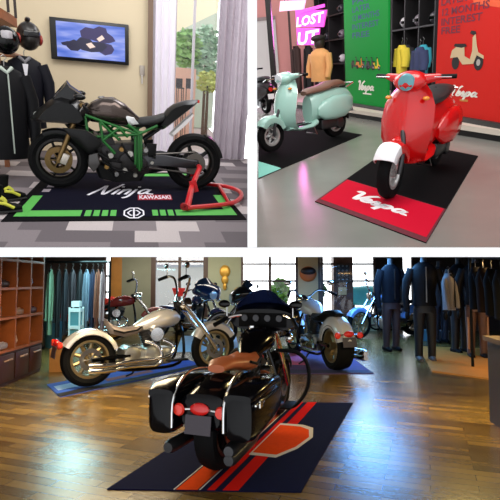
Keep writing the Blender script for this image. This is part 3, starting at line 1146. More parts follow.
# orange corner of the print
c_ = [hr(470, -16), hr(520, -16), hr(520, 10), hr(474, 4)]
MB().rings([[V((p.dot(an2), p.z, 0)) for p in c_], [V((p.dot(an2), p.z, .002)) for p in c_]]).build('orange_print', mat('banner_orange', (232, 84, 28), .55), rb_, xf=wr)
pu = mat('banner_purple_print', (112, 26, 52), .7)
tx = 0
for t_, py, wpx in (('RIDE NOW PAY', -4, 50), ('LATER', 5.5, 26), ('12 MONTHS', 15, 48), ('INTEREST', 24.5, 41), ('FREE', 34, 19)):
    q = hr(441, py + (1.2 if wpx > 30 else .4))
    e_ = hr(441 + wpx, py + 2)
    tb = text_mb(t_, 1, 0, 0, bold=.02)
    L = max(v.x for v in tb.v)
    ch = (hr(441, py - 7).z - hr(441, py).z) / .72
    tb.build('heading', pu, rb_, xf=lambda p, q=q, L=L, e_=e_, ch=ch: wr((q.dot(an2) + p.x / L * (e_ - q).dot(an2), q.z + p.y * ch, p.z * .2 + .004)))
q = hr(466, 69)
e_ = hr(486, 69)
s_ = (e_ - q).dot(an2)
scooter_picture(rb_, wr, q.dot(an2), q.z, s_ * .95, mat('print_cream', (205, 180, 140), .7), .004)
q = hr(449, 95.5)
e_ = hr(480, 96)
mk = script_mark(VESPA, 0, 0, 1, .13, .25)
sv = (e_ - q).dot(an2) / 1.9
mk.build('script_lettering', bw, rb_, xf=lambda p: wr((q.dot(an2) + p.x * sv, q.z + p.y * sv * .38, p.z + .004)))
q3 = hr(460, 101)
rect(MB(), 0, 0, sv * .5, .03).build('small_print', mat('gold_print', (200, 130, 60), .7), rb_, xf=lambda p: wr((q3.dot(an2) + p.x, q3.z + p.y, p.z + .004)))

# neon sign: hung magenta lettering
na, nb_ = RB.floor(279, 102.3, 0), RB.floor(327, 106.8, 0)
ann = (nb_ - na).normalized()
nnn = V((ann.y, -ann.x, 0))
wn_ = Wall(na, ann, nnn)
hn = lambda px, py: (RB.plane(px, py, na, nnn) - na)
ns = thing('neon_sign', 'glowing magenta and white letter sign hung behind the pale green scooter', 'sign', (0, 0, 0))
neon = mat('neon_magenta', (235, 70, 205), .5, emit=1.2)
neonw = mat('neon_white', (255, 225, 245), .5, emit=1.0)
neonb = mat('neon_backing', (225, 70, 190), .5, emit=1.0)
for (x0, y0_, x1, y1), t_, m_ in (((280, 2, 306, 9.5), 'YOU CAN', neonw), ((301, 7, 325, 10), '', neon), ((296, 11, 324, 27), 'LOST', neonw), ((297, 29, 319, 45), 'UT', neonw)):
    p0, p1 = hn(x0, y1), hn(x1, y0_)
    if t_ in ('LOST', 'UT'):
        c4 = [hn(x0, y1), hn(x1 - 1, y1), hn(x1 + (2 if t_ == 'LOST' else 0), y0_ - 1), hn(x0 - 1, y0_ - 1)]
        MB().rings([[V((p.dot(ann), p.z, 0)) for p in c4], [V((p.dot(ann), p.z, .03)) for p in c4]]).build('backing', neonb, ns, xf=lambda p: wn_((p.x, p.y, p.z - .035)))
    if t_:
        tb = text_mb(t_, 1, 0, 0, shear=.15, bold=.03)
        L, Hh = max(v.x for v in tb.v), max(v.y for v in tb.v)
        tb.build('lettering', m_, ns, xf=lambda p, L=L, Hh=Hh, p0=p0, p1=p1: wn_((p0.dot(ann) + p.x / L * (p1 - p0).dot(ann), p0.z + p.y / Hh * (p1.z - p0.z), p.z * 2)))
    else:
        rect(MB(), p0.dot(ann), p0.z, p1.dot(ann), p1.z, .03).build('bar', m_, ns, xf=wn_)
c4 = [hn(279, 11.5), hn(303, 9.5), hn(305, 0), hn(280, 1)]
MB().rings([[V((p.dot(ann), p.z, 0)) for p in c4], [V((p.dot(ann), p.z, .03)) for p in c4]]).build('backing', mat('neon_pale', (255, 200, 235), .5, emit=.75), ns, xf=lambda p: wn_((p.x, p.y, p.z - .035)))
for px in (284, 318):
    p = hn(px, 8)
    MB().box((p.dot(ann), (p.z + 6.3) / 2, -.03), (.02, 6.3 - p.z, .02)).build('hanger', BLACKP, ns, xf=wn_)

# display shelving behind the banners ---------------------------------------
stl = mat('shelf_black', (26, 24, 26), .5)


def shelf_unit(pa_, pb_, base_nd, rows, cols, label, htop):
    a_, b_ = RB.floor(*pa_), RB.floor(*pb_)
    a_, b_ = a_ + V((0, 0, PH)), b_ + V((0, 0, PH))
    t_ax = (b_ - a_).normalized()
    t_n = V((t_ax.y, -t_ax.x, 0))
    W_ = Wall(a_, t_ax, t_n)
    wd_ = (b_ - a_).length
    root = thing('display_shelving', label, 'shelf', (0, 0, 0))
    for i in range(cols + 1):
        MB().box((wd_ * i / cols, htop / 2, -.2), (.035, htop, .4)).build('upright', stl, root, xf=W_)
    for r_ in range(rows + 1):
        MB().box((wd_ / 2, .1 + (htop - .12) * r_ / rows, -.2), (wd_, .03, .4)).build('shelf', stl, root, xf=W_)
    return W_, wd_, htop


S1, S1w, S1h = shelf_unit((391, 104), (431, 111), 0, 6, 3, 'black steel display shelving between the green and red banners', 4.0)
S2, S2w, S2h = shelf_unit((318, 93), (346, 98), 0, 7, 2, 'black steel display shelving left of the green banner', 4.6)
hcols = [(240, 236, 240), (150, 140, 150), (70, 68, 76), (210, 180, 195), (44, 110, 120), (180, 60, 50)]
ncol = ['white', 'grey', 'charcoal', 'pale mauve', 'teal', 'red']
rn = ['bottom', 'second', 'third', 'fourth', 'fifth', 'sixth', 'top']


def helmet_on(Wm, x, y, d, ci, label):
    t = thing('helmet', label, 'helmet', Wm((x, y, d)), random.uniform(-.4, .4) + math.atan2(ad.y, ad.x), 'helmets on the display shelving')
    t.scale = (.8, .8, .8)
    MB().ell((0, 0, .145), (.13, .15, .14), nu=16, nv=10).build('shell', mat('helmet_%s' % ncol[ci].replace(' ', '_'), hcols[ci], .3, coat=.3), t)
    MB().box((0, -.12, .15), (.18, .07, .08)).build('visor', mat('visor_black', ()), t, bevel=.02)


cn3 = ['left column', 'middle column', 'right column']
for r_ in range(2, 4):
    for c in range(3):
        ci = (r_ * 2 + c * 5) % 4
        helmet_on(S1, S1w * (c + .5) / 3, .118 + (S1h - .12) * r_ / 6, -.18, ci, '%s helmet on the shelving between the banners, %s shelf, %s' % (ncol[ci], rn[r_], cn3[c]))
for r_ in range(1, 4):
    for c in range(2):
        ci = (r_ + c * 3) % 4
        helmet_on(S2, S2w * (c + .5) / 2, .118 + (S2h - .12) * r_ / 7, -.18, ci, '%s helmet on the shelving left of the green banner, %s shelf, %s' % (ncol[ci], rn[r_], ('left column', 'right column')[c]))


def shirt(p, rz, w_, h, col, label, nm):
    t = thing('shirt', label, 'shirt', p, rz, 'shirts on show')
    m_ = mat('shirt_' + nm, col, .8, var=.15, scale=12)
    b_ = MB()
    b_.loftz([(-h, 0, 0, w_ * .42, .08), (-h * .5, 0, 0, w_ * .4, .1), (-h * .1, 0, 0, w_ * .46, .09), (0, 0, 0, w_ * .16, .06)], 16)
    b_.build('body', m_, t)
    for sg in (-1, 1):
        MB().tube([(sg * w_ * .38, 0, -h * .1), (sg * w_ * .6, 0, -h * .32), (sg * w_ * .62, -.02, -h * .5)], [.09, .08, .07], 10).build('sleeve', m_, t)
    MB().tube([(0, 0, -.02), (0, 0, .06), (.03, 0, .09), (0, 0, .12)], .006, 6).build('hanger', STEEL, t)


az = math.atan2(ad.y, ad.x)
for px, py, c, nm, lab in ((402, 45, (225, 200, 60), 'yellow', 'yellow shirt hanging above the red scooter between the banners'), (412, 46, (60, 170, 190), 'teal', 'turquoise shirt hanging between the yellow one and the navy one'),
                           (420, 47, (52, 60, 96), 'navy', 'navy shirt hanging beside the turquoise one next to the red banner'), (395.5, 46, (40, 38, 44), 'black', 'black shirt hanging left of the yellow one next to the green banner')):
    pp_ = RB.plane(px, py, G0 - nd * .45, nd)
    shirt(pp_ - nd * (.22 if nm in ('teal', 'black') else 0), az, .2, .72, c, lab, nm)

# bust in a tan jacket left of the green banner
bp_ = RB.floor(322, 106.5, PH)
bq = thing('mannequin', 'mannequin bust in a tan jacket and dark cap behind the pale green scooter seat', 'mannequin', bp_, az + .3)
sc2 = RB.plane(322, 76, bp_, V((0, -1, 0))).z - PH
MB().cyl((0, 0, 0), (0, 0, sc2), .05).build('stand', STEEL, bq)
MB().lathe((0, 0, 0), (0, 0, 1), [(0, .3), (.03, .28), (.03, .01), (0, .01)], 20).build('base', DARKSTEEL, bq)
tanm = mat('tan_jacket', (222, 160, 100), .8, var=.15, scale=8)
MB().loftz([(sc2 - .1, 0, 0, .24, .17), (sc2 + .2, 0, 0, .22, .17), (sc2 + .4, 0, 0, .27, .17), (sc2 + .5, 0, 0, .2, .14), (sc2 + .56, 0, 0, .08, .08)], 18).build('torso', tanm, bq)
for sg in (-1, 1):
    MB().tube([(sg * .25, 0, sc2 + .44), (sg * .32, -.03, sc2 + .2), (sg * .3, -.08, sc2 - .02)], [.08, .07, .06]).build('sleeve', tanm, bq)
MB().ell((0, 0, sc2 + .67), (.11, .12, .14)).build('head', mat('bust_dark', (50, 34, 32), .5), bq)
MB().ell((0, -.03, sc2 + .76), (.13, .17, .07)).build('cap', mat('cap_dark', (36, 24, 26), .7), bq)
# clothes behind the neon sign: dark rail of garments
for k, px in enumerate((296, 303, 310)):
    p = RB.plane(px, 46, RB.floor(305, 97.5), nd)
    jacket('jacket', ('dark brown', 'black', 'dark plum')[k] + ' jacket hanging under the magenta sign, ' + ('left', 'middle', 'right')[k] + ' of three', p, az, 1.7, .62, mat(('jk_brown', 'jk_black', 'jk_plum')[k], ((74, 50, 46), (32, 26, 28), (60, 34, 44))[k], .7), BLACKP, 'jackets under the sign', .6)
    RB.objs[-1].location = RB.objs[-1].location - nd * .16 * k
    RB.objs[-1].scale = (.62, 1, 1)

# ---- scooters ---------------------------------------------------------------
def scooter(name, label, loc, rz, paint, seat_c, accent=None, dash=None, mirrors=False):
    t = thing(name, label, 'scooter', loc, rz)
    wb1, wb2 = .68, -.62
    wheel(t, (wb1, 0, .235), .235, .11, .14, mat('scooter_rim', (190, 190, 188), .3, .6), 1, .1, 5)
    wheel(t, (wb2, 0, .235), .235, .12, .14, mat('scooter_rim', ()), 0, 0, 5)
    # front fork and fender
    MB().tube([(wb1, .075, .235), (wb1 - .02, .085, .36), (wb1 - .1, .06, .5), (.47, 0, .62)], .022).build('fork_arm', DARKSTEEL, t)
    fd = MB()
    fd.fender(wb1 - .005, .25, .28, 36, 160, .1, .1, .012, 18)
    fd.ell((wb1 - .1, 0, .45), (.16, .085, .07), Matrix.Rotation(.5, 3, 'Y'))
    f_ = fd.build('mudguard', paint, t)
    if accent:
        MB().fender(wb1 - .005, .25, .287, 34, 78, .102, .1, .012, 12).build('white_tip', accent, f_)
    # leg shield
    prof = [(.30, .40, .15), (.36, .46, .175), (.5, .49, .205), (.64, .47, .22), (.78, .43, .21), (.88, .39, .155), (.95, .365, .09)]

    def sh_(u, v):
        i = min(int(u), len(prof) - 2)
        f = u - i
        z, x, w_ = [prof[i][k] * (1 - f) + prof[i + 1][k] * f for k in range(3)]
        y = (v * 2 - 1)
        return (x - .13 * abs(y) ** 2.2 + .012 * (1 - abs(y)), y * w_, z)
    ls = MB().panel(sh_, [k * .5 for k in range(13)], [k / 12 for k in range(13)], .03)
    s_o = ls.build('leg_shield', paint, t, sharp=60)
    MB().tube([sh_(k * .5, 0) for k in range(13)], .011).build('chrome_edge', CHROME, s_o)
    MB().tube([sh_(k * .5, 1) for k in range(13)], .011).build('chrome_edge', CHROME, s_o)
    # horn cover
    MB().loftz([(.44, .50, 0, .02, .03), (.6, .492, 0, .03, .05), (.78, .445, 0, .028, .042), (.93, .375, 0, .02, .03)], 12).build('horn_cover', paint, t)
    if accent:
        for sg in (0.1, .9):
            MB().panel(lambda u, v, sg=sg: V(sh_(1.2 + u * 2.6, sg + (v - .5) * .1)) + V((.006, 0, 0)), [0, .25, .5, .75, 1], [0, .5, 1], .006).build('white_flash', accent, s_o)
    # inner shield / glove box
    MB().loftz([(.3, .34, 0, .07, .16), (.6, .37, 0, .07, .17), (.84, .33, 0, .06, .13)], 14).build('glove_box', paint, t)
    # headset
    hs_ = MB()
    hs_.ell((.35, 0, 1.0), (.13, .15, .085), Matrix.Rotation(.25, 3, 'Y'), 18, 10)
    hs_.loftz([(.92, .365, 0, .06, .07), (.98, .36, 0, .08, .1)], 12)
    for sg in (-1, 1):
        hs_.tube([(.33, sg * .1, 1.01), (.27, sg * .24, 1.03)], [.05, .028], 10)
    hs_.build('headset', paint, t)
    MB().lathe((.455, 0, .995), (1, 0, -.2), [(-.02, .075), (.012, .07), (.02, .04), (.02, .001), (-.02, .001)], 22).build('headlight', dash or CLEARLENS, t)
    for sg in (-1, 1):
        if mirrors:
            m_ = MB().tube([(.3, sg * .2, 1.03), (.3, sg * .28, 1.13)], .006)
            m_.lathe((.3, sg * .3, 1.15), (1, 0, 0), [(-.01, .05), (.012, .045), (.012, .001), (-.01, .001)], 18)
            m_.build('wing_mirror', DARKSTEEL, t)
        MB().cyl((.275, sg * .23, 1.03), (.22, sg * .36, 1.03), .02).build('grip', BLACKP, t)
        MB().tube([(.32, sg * .2, 1.03), (.3, sg * .34, 1.03)], .006).build('lever', CHROME, t)
        MB().ell((.40, sg * .17, .86), (.03, .03, .018)).build('turn_signal', mat('amber_lens', (225, 140, 50), .2), t)
    # floorboard
    fl = MB()
    fl.loftx([(.42, .3, .15, .03), (.2, .265, .17, .035), (-.02, .27, .17, .04), (-.15, .31, .15, .06)], 14)
    fl.build('floorboard', paint, t)
    fr = MB()
    for yy in (-.1, -.04, .04, .1):
        fr.tube([(.36, yy, .325), (.18, yy, .305), (-.04, yy, .315)], .007, 6)
    fr.build('foot_rubber', BLACKP, t)
    # rear body
    rb = MB()
    rb.loftx([(-.06, .5, .11, .2), (-.16, .53, .15, .22), (-.36, .56, .17, .22), (-.62, .6, .16, .18), (-.84, .62, .12, .12), (-.95, .6, .06, .07)], 18)
    rb.build('rear_body', paint, t)
    for sg in (-1, 1):
        c_ = MB()
        c_.loftx([(-.14, .46, .02, .05, sg * .15), (-.24, .47, .06, .14, sg * .17), (-.45, .49, .085, .18, sg * .18), (-.68, .5, .08, .17, sg * .17), (-.86, .52, .05, .12, sg * .13), (-.95, .54, .015, .05, sg * .09)], 18)
        c_.build('side_cowl', paint, t)
    se = MB()
    se.loftx([(.0, .745, .07, .03), (-.08, .765, .12, .045), (-.25, .775, .15, .05), (-.4, .79, .15, .055), (-.5, .815, .145, .06), (-.7, .825, .13, .05), (-.82, .8, .07, .035)], 16)
    s2 = se.build('seat', seat_c, t)
    MB().tube([(-.44, -.15, .79), (-.46, 0, .86), (-.44, .15, .79)], .008).build('seat_strap', BLACKP, s2)
    MB().tube([(-.8, -.1, .75), (-.96, -.1, .8), (-.96, .1, .8), (-.8, .1, .75)], .012).build('grab_rail', CHROME, t)
    MB().loftx([(-.93, .58, .05, .05), (-.985, .575, .045, .045)], 12).build('tail_light', REDLENS, t)
    MB().box((-.97, 0, .42), (.01, .16, .12), Matrix.Rotation(.25, 3, 'Y')).build('number_plate', mat('plate_white', ()), t)
    rf = MB().fender(wb2, .24, .28, 20, 175, .08, .05)
    rf.build('rear_mudguard', BLACKP, t)
    ex = MB().cyl((-.5, -.14, .24), (-.86, -.15, .27), .06, n=14)
    ex.build('muffler', DARKSTEEL, t)
    eg = MB().box((-.42, .06, .26), (.4, .16, .16))
    eg.cyl((-.62, .06, .235), (-.62, .15, .235), .09)
    eg.build('engine', DARKSTEEL, t, bevel=.02)
    MB().tube([(-.08, -.1, .26), (-.12, -.13, .14), (-.12, .13, .14), (-.08, .1, .26)], .01).build('centre_stand', STEEL, t)
    return t


def place(fpx, fpy, rpx, rpy, z=.0125):
    f, r = RB.floor(fpx, fpy, z), RB.floor(rpx, rpy, z)
    d = (f - r).normalized()
    rz = math.atan2(d.y, d.x)
    return f - d * .68, rz, (f - r).length


redpaint = mat('scooter_red', (198, 12, 14), .2, coat=.4)
mint = mat('scooter_mint', (150, 190, 178), .25, coat=.4)
whitep = mat('accent_white', (232, 232, 235), .25, coat=.4)
loc, rz, L = place(389, 198, 435, 163.5)
print('red scooter wheelbase px', L)
sred = scooter('scooter', 'glossy red scooter with black seat and white fender tip on the red edged mat', loc, rz, redpaint, mat('black_seat', (26, 25, 27), .5), whitep, mat('dash_teal', (110, 170, 180), .15, .3))
sred.rotation_euler = (math.radians(-3.5), 0, rz)
loc, rz, L = place(272, 152, 342, 135)
print('mint scooter wheelbase px', L)
scooter('scooter', 'pale mint green scooter with brown seat on the mint edged mat at left', loc, rz, mint, mat('brown_seat', (112, 78, 62), .5))
dkp = mat('scooter_charcoal', (34, 28, 30), .3, coat=.3)
loc, rz, L = place(246, 131, 268, 112)
scooter('scooter', 'dark charcoal scooter cut off by the left edge, behind the mint scooter', RB.floor(257, 112), 2.2, dkp, mat('black_seat', ()))

# ---- mats -------------------------------------------------------------------
sr = Sheet([RB.floor(315, 202), RB.floor(426, 243.5), RB.floor(478, 156.5), RB.floor(401, 141)])
blackmat = mat('black_mat', (11, 10, 12), .95, spec=.08, var=.25, scale=50)
mr = floor_mat(sr, .008, blackmat, 'display_mat', 'black display mat with red lettered strip under the red scooter')
zr = lambda p: sr((p.x, p.y, p.z + .0085))
rect(MB(), .0, .0, 1, .275, .002).build('edge_strip', mat('strip_border', (96, 14, 34), .85), mr, xf=lambda p: sr((p.x, p.y, p.z + .0075)))
rect(MB(), .02, .03, .985, .27).build('red_strip', mat('strip_red', (196, 12, 44), .9, spec=.1), mr, xf=zr)
mk = script_mark(VESPA, 0, 0, 1, .13, .2)
mk.build('script_lettering', mat('mat_white', (238, 236, 238), .8), mr, xf=lambda p: sr((.2 + p.x * .325, .115 + p.y * .085, p.z + .011)))
sm = Sheet([RB.floor(258.3, 179), RB.floor(362, 135), RB.floor(300, 124), RB.floor(258.3, 134)])
mm = floor_mat(sm, .008, blackmat, 'display_mat', 'black display mat with mint strip under the pale green scooter')
sm2 = Sheet([RB.floor(258.5, 178.7), RB.floor(281, 169.2), RB.floor(279, 168.2), RB.floor(258.5, 162)])
MB().rings([[V((0, 0, 0)), V((1, 0, 0)), V((1, 1, 0)), V((0, 1, 0))], [V((0, 0, .003)), V((1, 0, .003)), V((1, 1, .003)), V((0, 1, .003))]]).build('mint_strip', mat('strip_mint', (130, 205, 190), .8), mm, xf=lambda p: sm2((p.x, p.y, p.z + .008)))

# =================================================================== ROOM C : big showroom below
use(RC)


def wood_mat():
    m = bpy.data.materials.new('wood_planks')
    m.use_nodes = True
    nt = m.node_tree
    b = nt.nodes['Principled BSDF']
    b.inputs['Roughness'].default_value = .27
    b.inputs['Specular IOR Level'].default_value = .6
    tc = nt.nodes.new('ShaderNodeTexCoord')
    mp = nt.nodes.new('ShaderNodeMapping')
    mp.inputs['Rotation'].default_value = (0, 0, .35)
    br = nt.nodes.new('ShaderNodeTexBrick')
    br.inputs['Scale'].default_value = 1.0
    br.inputs['Brick Width'].default_value = .55
    br.inputs['Row Height'].default_value = .09
    br.inputs['Mortar Size'].default_value = .003
    br.inputs['Color1'].default_value = srgb((150, 118, 60))
    br.inputs['Color2'].default_value = srgb((90, 66, 30))
    br.inputs['Mortar'].default_value = srgb((70, 48, 24))
    nz = nt.nodes.new('ShaderNodeTexNoise')
    nz.inputs['Scale'].default_value = 3.0
    nz.inputs['Detail'].default_value = 4
    mx = nt.nodes.new('ShaderNodeMix')
    mx.data_type = 'RGBA'
    mx.blend_type = 'MULTIPLY'
    mx.inputs[0].default_value = .6
    nz2 = nt.nodes.new('ShaderNodeTexNoise')
    nz2.inputs['Scale'].default_value = 25.0
    bp = nt.nodes.new('ShaderNodeBump')
    bp.inputs['Strength'].default_value = .12
    bp.inputs['Distance'].default_value = .01
    nt.links.new(tc.outputs['Object'], mp.inputs['Vector'])
    nt.links.new(mp.outputs['Vector'], br.inputs['Vector'])
    nt.links.new(tc.outputs['Object'], nz.inputs['Vector'])
    nt.links.new(mp.outputs['Vector'], nz2.inputs['Vector'])
    nt.links.new(br.outputs['Color'], mx.inputs[6])
    nt.links.new(nz.outputs['Fac'], mx.inputs[7])
    nt.links.new(mx.outputs[2], b.inputs['Base Color'])
    nt.links.new(nz2.outputs['Fac'], bp.inputs['Height'])
    nt.links.new(bp.outputs['Normal'], b.inputs['Normal'])
    return m


BY = 12.4                                        # back wall
XL, XR = -4.6, 6.4
top = lambda y: RC.H + .0667 * y - .05           # just under the raked slab
f = MB().slab([(XL, 2.55, 0), (XR, 2.55, 0), (XR, BY + .2, 0), (XL, BY + .2, 0)], (0, 0, -1), .04)
struct(f, 'floor', wood_mat())
sage = mat('sage_wall', (150, 152, 122), .8, var=.08, scale=3)
dkwall = mat('dark_brown_wall', (46, 34, 28), .8)
for nm, x_ in (('wall_left', XL - .04), ('wall_right', XR + .04)):
    w = MB()
    w.rings([[V((x_ - .04, y, 0)), V((x_ + .04, y, 0)), V((x_ + .04, y, top(y))), V((x_ - .04, y, top(y)))] for y in (2.6, BY)])
    struct(w, nm, dkwall)
bx = lambda px: (px - 250) / FPX * BY
bz = lambda py: RC.H + (282 - py) / FPX * BY
TZ = top(BY)


def wallpiece(x0, x1, z0, z1, m, nm, dy=0.0, th=.2):
    w = MB().box(((x0 + x1) / 2, BY + th / 2 + dy, (z0 + z1) / 2), (x1 - x0, th, z1 - z0))
    return struct(w, nm, m)


wallpiece(XL, bx(104), 0, TZ, dkwall, 'wall_back')
orangep = mat('orange_wood', (176, 118, 48), .5, var=.2, scale=6)
wallpiece(bx(111.5), bx(122), 0, TZ, orangep, 'trim_post')
wallpiece(bx(122), bx(151), 0, TZ, mat('olive_wall', (126, 126, 104), .8, var=.1, scale=3), 'wall_back')
wallpiece(bx(208), bx(241), 0, TZ, sage, 'wall_back')
wallpiece(bx(298), bx(318), 0, TZ, mat('cream_pier', (196, 170, 128), .7), 'wall_back')
wallpiece(bx(376), bx(402), 0, TZ, dkwall, 'wall_back')
wallpiece(bx(413), XR, 0, TZ, dkwall, 'wall_back')
SILL = .35
frw = mat('window_brown', (70, 46, 30), .5)
for i, (a_, b_) in enumerate(((104, 111.5), (151, 208), (241, 298), (318, 376))):
    wallpiece(bx(a_), bx(b_), 0, SILL, sage if i else dkwall, 'wall_back')


def window(n, a_, b_, vert, horiz, thick=.09):
    x0, x1 = bx(a_), bx(b_)
    mb = MB()
    h_ = TZ - SILL
    for x in (x0 + thick / 2, x1 - thick / 2):
        mb.box((x, BY + .06, SILL + h_ / 2), (thick, .1, h_))
    mb.box(((x0 + x1) / 2, BY + .06, SILL + .04), (x1 - x0, .14, .08))
    for px in vert:
        mb.box((bx(px), BY + .06, SILL + h_ / 2), (.07, .08, h_))
    for py in horiz:
        mb.box(((x0 + x1) / 2, BY + .06, bz(py)), (x1 - x0, .06, .05))
    o_ = struct(mb, 'window_%d' % n, frw)
    g_ = MB().box(((x0 + x1) / 2, BY + .08, SILL + h_ / 2), (x1 - x0 - .02, .008, h_))
    g_.build('pane', glass('window_glass'), o_)
    return o_


window(2, 104, 111.5, (), (276, 292), .04)
window(3, 151, 208, (179.5,), (261.5,), .12)
window(4, 241, 298, (270,), (264, 281), .06)
window(5, 318, 376, (322,), (264, 281), .06)
window(6, 402, 413, (), (), .03)
# outside the windows
g = MB().slab([(XL - 2, BY + .25, -.05), (XR + 2, BY + .25, -.05), (XR + 2, BY + 9, -.05), (XL - 2, BY + 9, -.05)], (0, 0, -1), .05)
struct(g, 'ground', mat('outdoor_ground', (235, 238, 240), .8))
leafy('bush', (bx(279) * 1.1, BY + 1.3, .95), (.28, .3, .42), 420, mat('bush_green', (112, 176, 70), .8, var=.4, scale=6), 'bright green bush outside behind the near motorcycle windscreen', 'bush', leaf=.1)
leafy('bush', (bx(318) * 1.1, BY + 1.5, 1.0), (.25, .3, .3), 300, mat('bush_dark', (60, 110, 80), .8, var=.4, scale=6), 'dark green bush outside beside the cream pier', 'bush', leaf=.1)
cy = mat('turquoise_cover', (70, 190, 205), .5, var=.2, scale=4)
kb = thing('parked_boat', 'turquoise covered boat parked outside the window right of the brown column', 'boat', (bx(366) * 1.12, BY + 1.6, 0))
MB().loftx([(-.9, .85, .05, .1), (-.6, .85, .28, .25), (0, .85, .34, .3), (.6, .88, .28, .25), (.9, .92, .05, .1)], 14).build('hull', cy, kb)
for sx in (-.4, .4):
    MB().box((sx, 0, .3), (.08, .5, .6)).build('cradle', DARKSTEEL, kb)
# far buildings seen pale through the glass
hb2 = thing('house', 'pale building outside behind the left wood framed window', 'building', (bx(178) * 1.5, BY + 6, 0))
MB().box((0, 0, .9), (2.6, 1.2, 1.8)).build('wall', mat('pale_render', (236, 236, 232), .8), hb2)
MB().rings([[V((-1.4, -.7, 1.8)), V((1.4, -.7, 1.8)), V((1.4, .7, 1.8)), V((-1.4, .7, 1.8))], [V((-1.2, -.1, 2.3)), V((1.2, -.1, 2.3)), V((1.2, .1, 2.3)), V((-1.2, .1, 2.3))]]).build('roof', mat('pale_roof', (200, 205, 215), .8), hb2)

# brown column with dark menu board and plaque
cpx = RC.floor(342.5, 329)
cw = 19 / FPX * cpx.y
col = MB().box((cpx.x, cpx.y, top(cpx.y) / 2), (cw, .4, top(cpx.y)))
struct(col, 'wall_column', mat('brown_column', (104, 62, 42), .5, var=.2, scale=5))
zc = lambda py: RC.H + (282 - py) / FPX * (cpx.y - .2)
xc = lambda px: (px - 250) / FPX * (cpx.y - .2)
o = MB().box((xc(342.5), cpx.y - .22, (zc(263) + zc(283)) / 2), (xc(349) - xc(336), .03, zc(263) - zc(283)))
o = tag(o.build('wall_sign', mat('sign_black', (16, 18, 24), .3)), 'black square sign with pale dots on the brown column', 'sign')
dots = MB()
for i in range(4):
    for j in range(3):
        dots.box((xc(338.5 + j * 4), cpx.y - .238, zc(266 + i * 4.6)), (.05, .006, .05), Matrix.Rotation(.78, 3, 'Y'))
for i in range(4):
    for j in range(3):
        MB().box((xc(338.5 + j * 4), cpx.y - .238, zc(266 + i * 4.6)), (.05, .006, .05), Matrix.Rotation(.78, 3, 'Y')).build('dot', mat('sign_dots', (130, 140, 150), .5), o)
o = MB().box((xc(342), cpx.y - .215, zc(291)), (.22, .03, .2))
tag(o.build('wall_plaque', mat('plaque_cream', (220, 190, 140), .5), bevel=.01), 'small cream plaque below the black sign on the brown column', 'plaque')
# round orange plaque on the pier
px_ = thing('wall_badge', 'round orange and black badge on the cream pier left of the brown column', 'badge', (bx(308), BY - .02, bz(274)))
MB().ell((0, 0, 0), (.22, .06, .2), nu=20, nv=10).build('disc', mat('badge_orange', (190, 96, 40), .4), px_)
MB().ell((0, -.02, .07), (.2, .07, .11), nu=20, nv=8).build('cap', mat('badge_black', (40, 24, 20), .4), px_)
# gold ornament on the sage wall
go = thing('wall_ornament', 'golden guitar shaped ornament on the sage wall between two windows', 'ornament', (bx(225), BY - .03, bz(276)))
gold = mat('gold_leaf', (200, 150, 55), .4, .4)
MB().ell((0, 0, .12), (.14, .05, .16)).build('upper_body', gold, go)
MB().ell((0, 0, -.1), (.09, .05, .12)).build('lower_body', gold, go)
MB().ell((0, 0, -.27), (.05, .04, .1)).build('tail', gold, go)
for px, py, lab in ((112, 304, 'red flower shaped ornament low on the orange post'),):
    t = thing('wall_ornament', lab, 'ornament', (bx(px), BY - .06, bz(py)))
    for k in range(5):
        MB().ell((math.cos(k * 1.257) * .12, 0, math.sin(k * 1.257) * .12), (.09, .04, .09)).build('petal', mat('ornament_red', (215, 60, 45), .5), t)

fl_ = thing('floor_lamp', 'floor lamp with red shade in front of the left wood framed window', 'lamp', (bx(179) * .965, BY - .45, 0))
MB().lathe((0, 0, 0), (0, 0, 1), [(0, .14), (.03, .13), (.03, .01), (0, .01)], 18).build('base', DARKSTEEL, fl_)
MB().cyl((0, 0, .02), (0, 0, .95), .015).build('pole', DARKSTEEL, fl_)
MB().lathe((0, 0, .9), (0, 0, 1), [(0, .1), (.2, .17), (.2, .16), (0, .09)], 20).build('lamp_shade', mat('lamp_red', (220, 46, 36), .5), fl_)

# ---- wooden display cabinet, left --------------------------------------------
cwood = mat('cabinet_lit_wood', (150, 80, 38), .45, var=.3, scale=9)  # lighter wood puts the orange-lit edges into shelves and dividers
cdark = mat('cabinet_shaded_back', (30, 14, 10), .7)  # back darkened, stands in for shade inside the pigeonholes
cab = thing('display_cabinet', 'dark wooden display cabinet with open pigeonholes over drawers at the left edge', 'cabinet', (-2.95, 0, 0))
CY0, CY1, CT = 4.5, 6.86, 1.62
ncl = 6
cwid = (CY1 - CY0) / ncl
MB().box((-.36, (CY0 + CY1) / 2, CT / 2), (.02, CY1 - CY0, CT)).build('back_panel', cdark, cab)
MB().box((-.18, (CY0 + CY1) / 2, .2), (.35, CY1 - CY0, .4)).build('body', mat('cabinet_body', (54, 25, 15), .45, var=.3, scale=9), cab)
zs = [.415, .81, 1.17, 1.52]
for z in zs:
    MB().box((-.175, (CY0 + CY1) / 2, z), (.38, CY1 - CY0, .03)).build('shelf', cwood, cab)
for k in range(ncl + 1):
    MB().box((-.17, CY0 + k * cwid, (.4 + CT) / 2), (.36, .03, CT - .4)).build('divider', cwood, cab)
for k in range(ncl):
    d_ = MB().box((.008, CY0 + (k + .5) * cwid, .21), (.02, cwid - .04, .32)).build('drawer', mat('drawer_wood', (64, 31, 18), .4, var=.3, scale=9), cab, bevel=.005)
    MB().tube([(.02, CY0 + (k + .3) * cwid, .3), (.05, CY0 + (k + .35) * cwid, .31), (.05, CY0 + (k + .65) * cwid, .31), (.02, CY0 + (k + .7) * cwid, .3)], .012).build('handle', mat('pale_handle', (150, 112, 90), .4), d_)


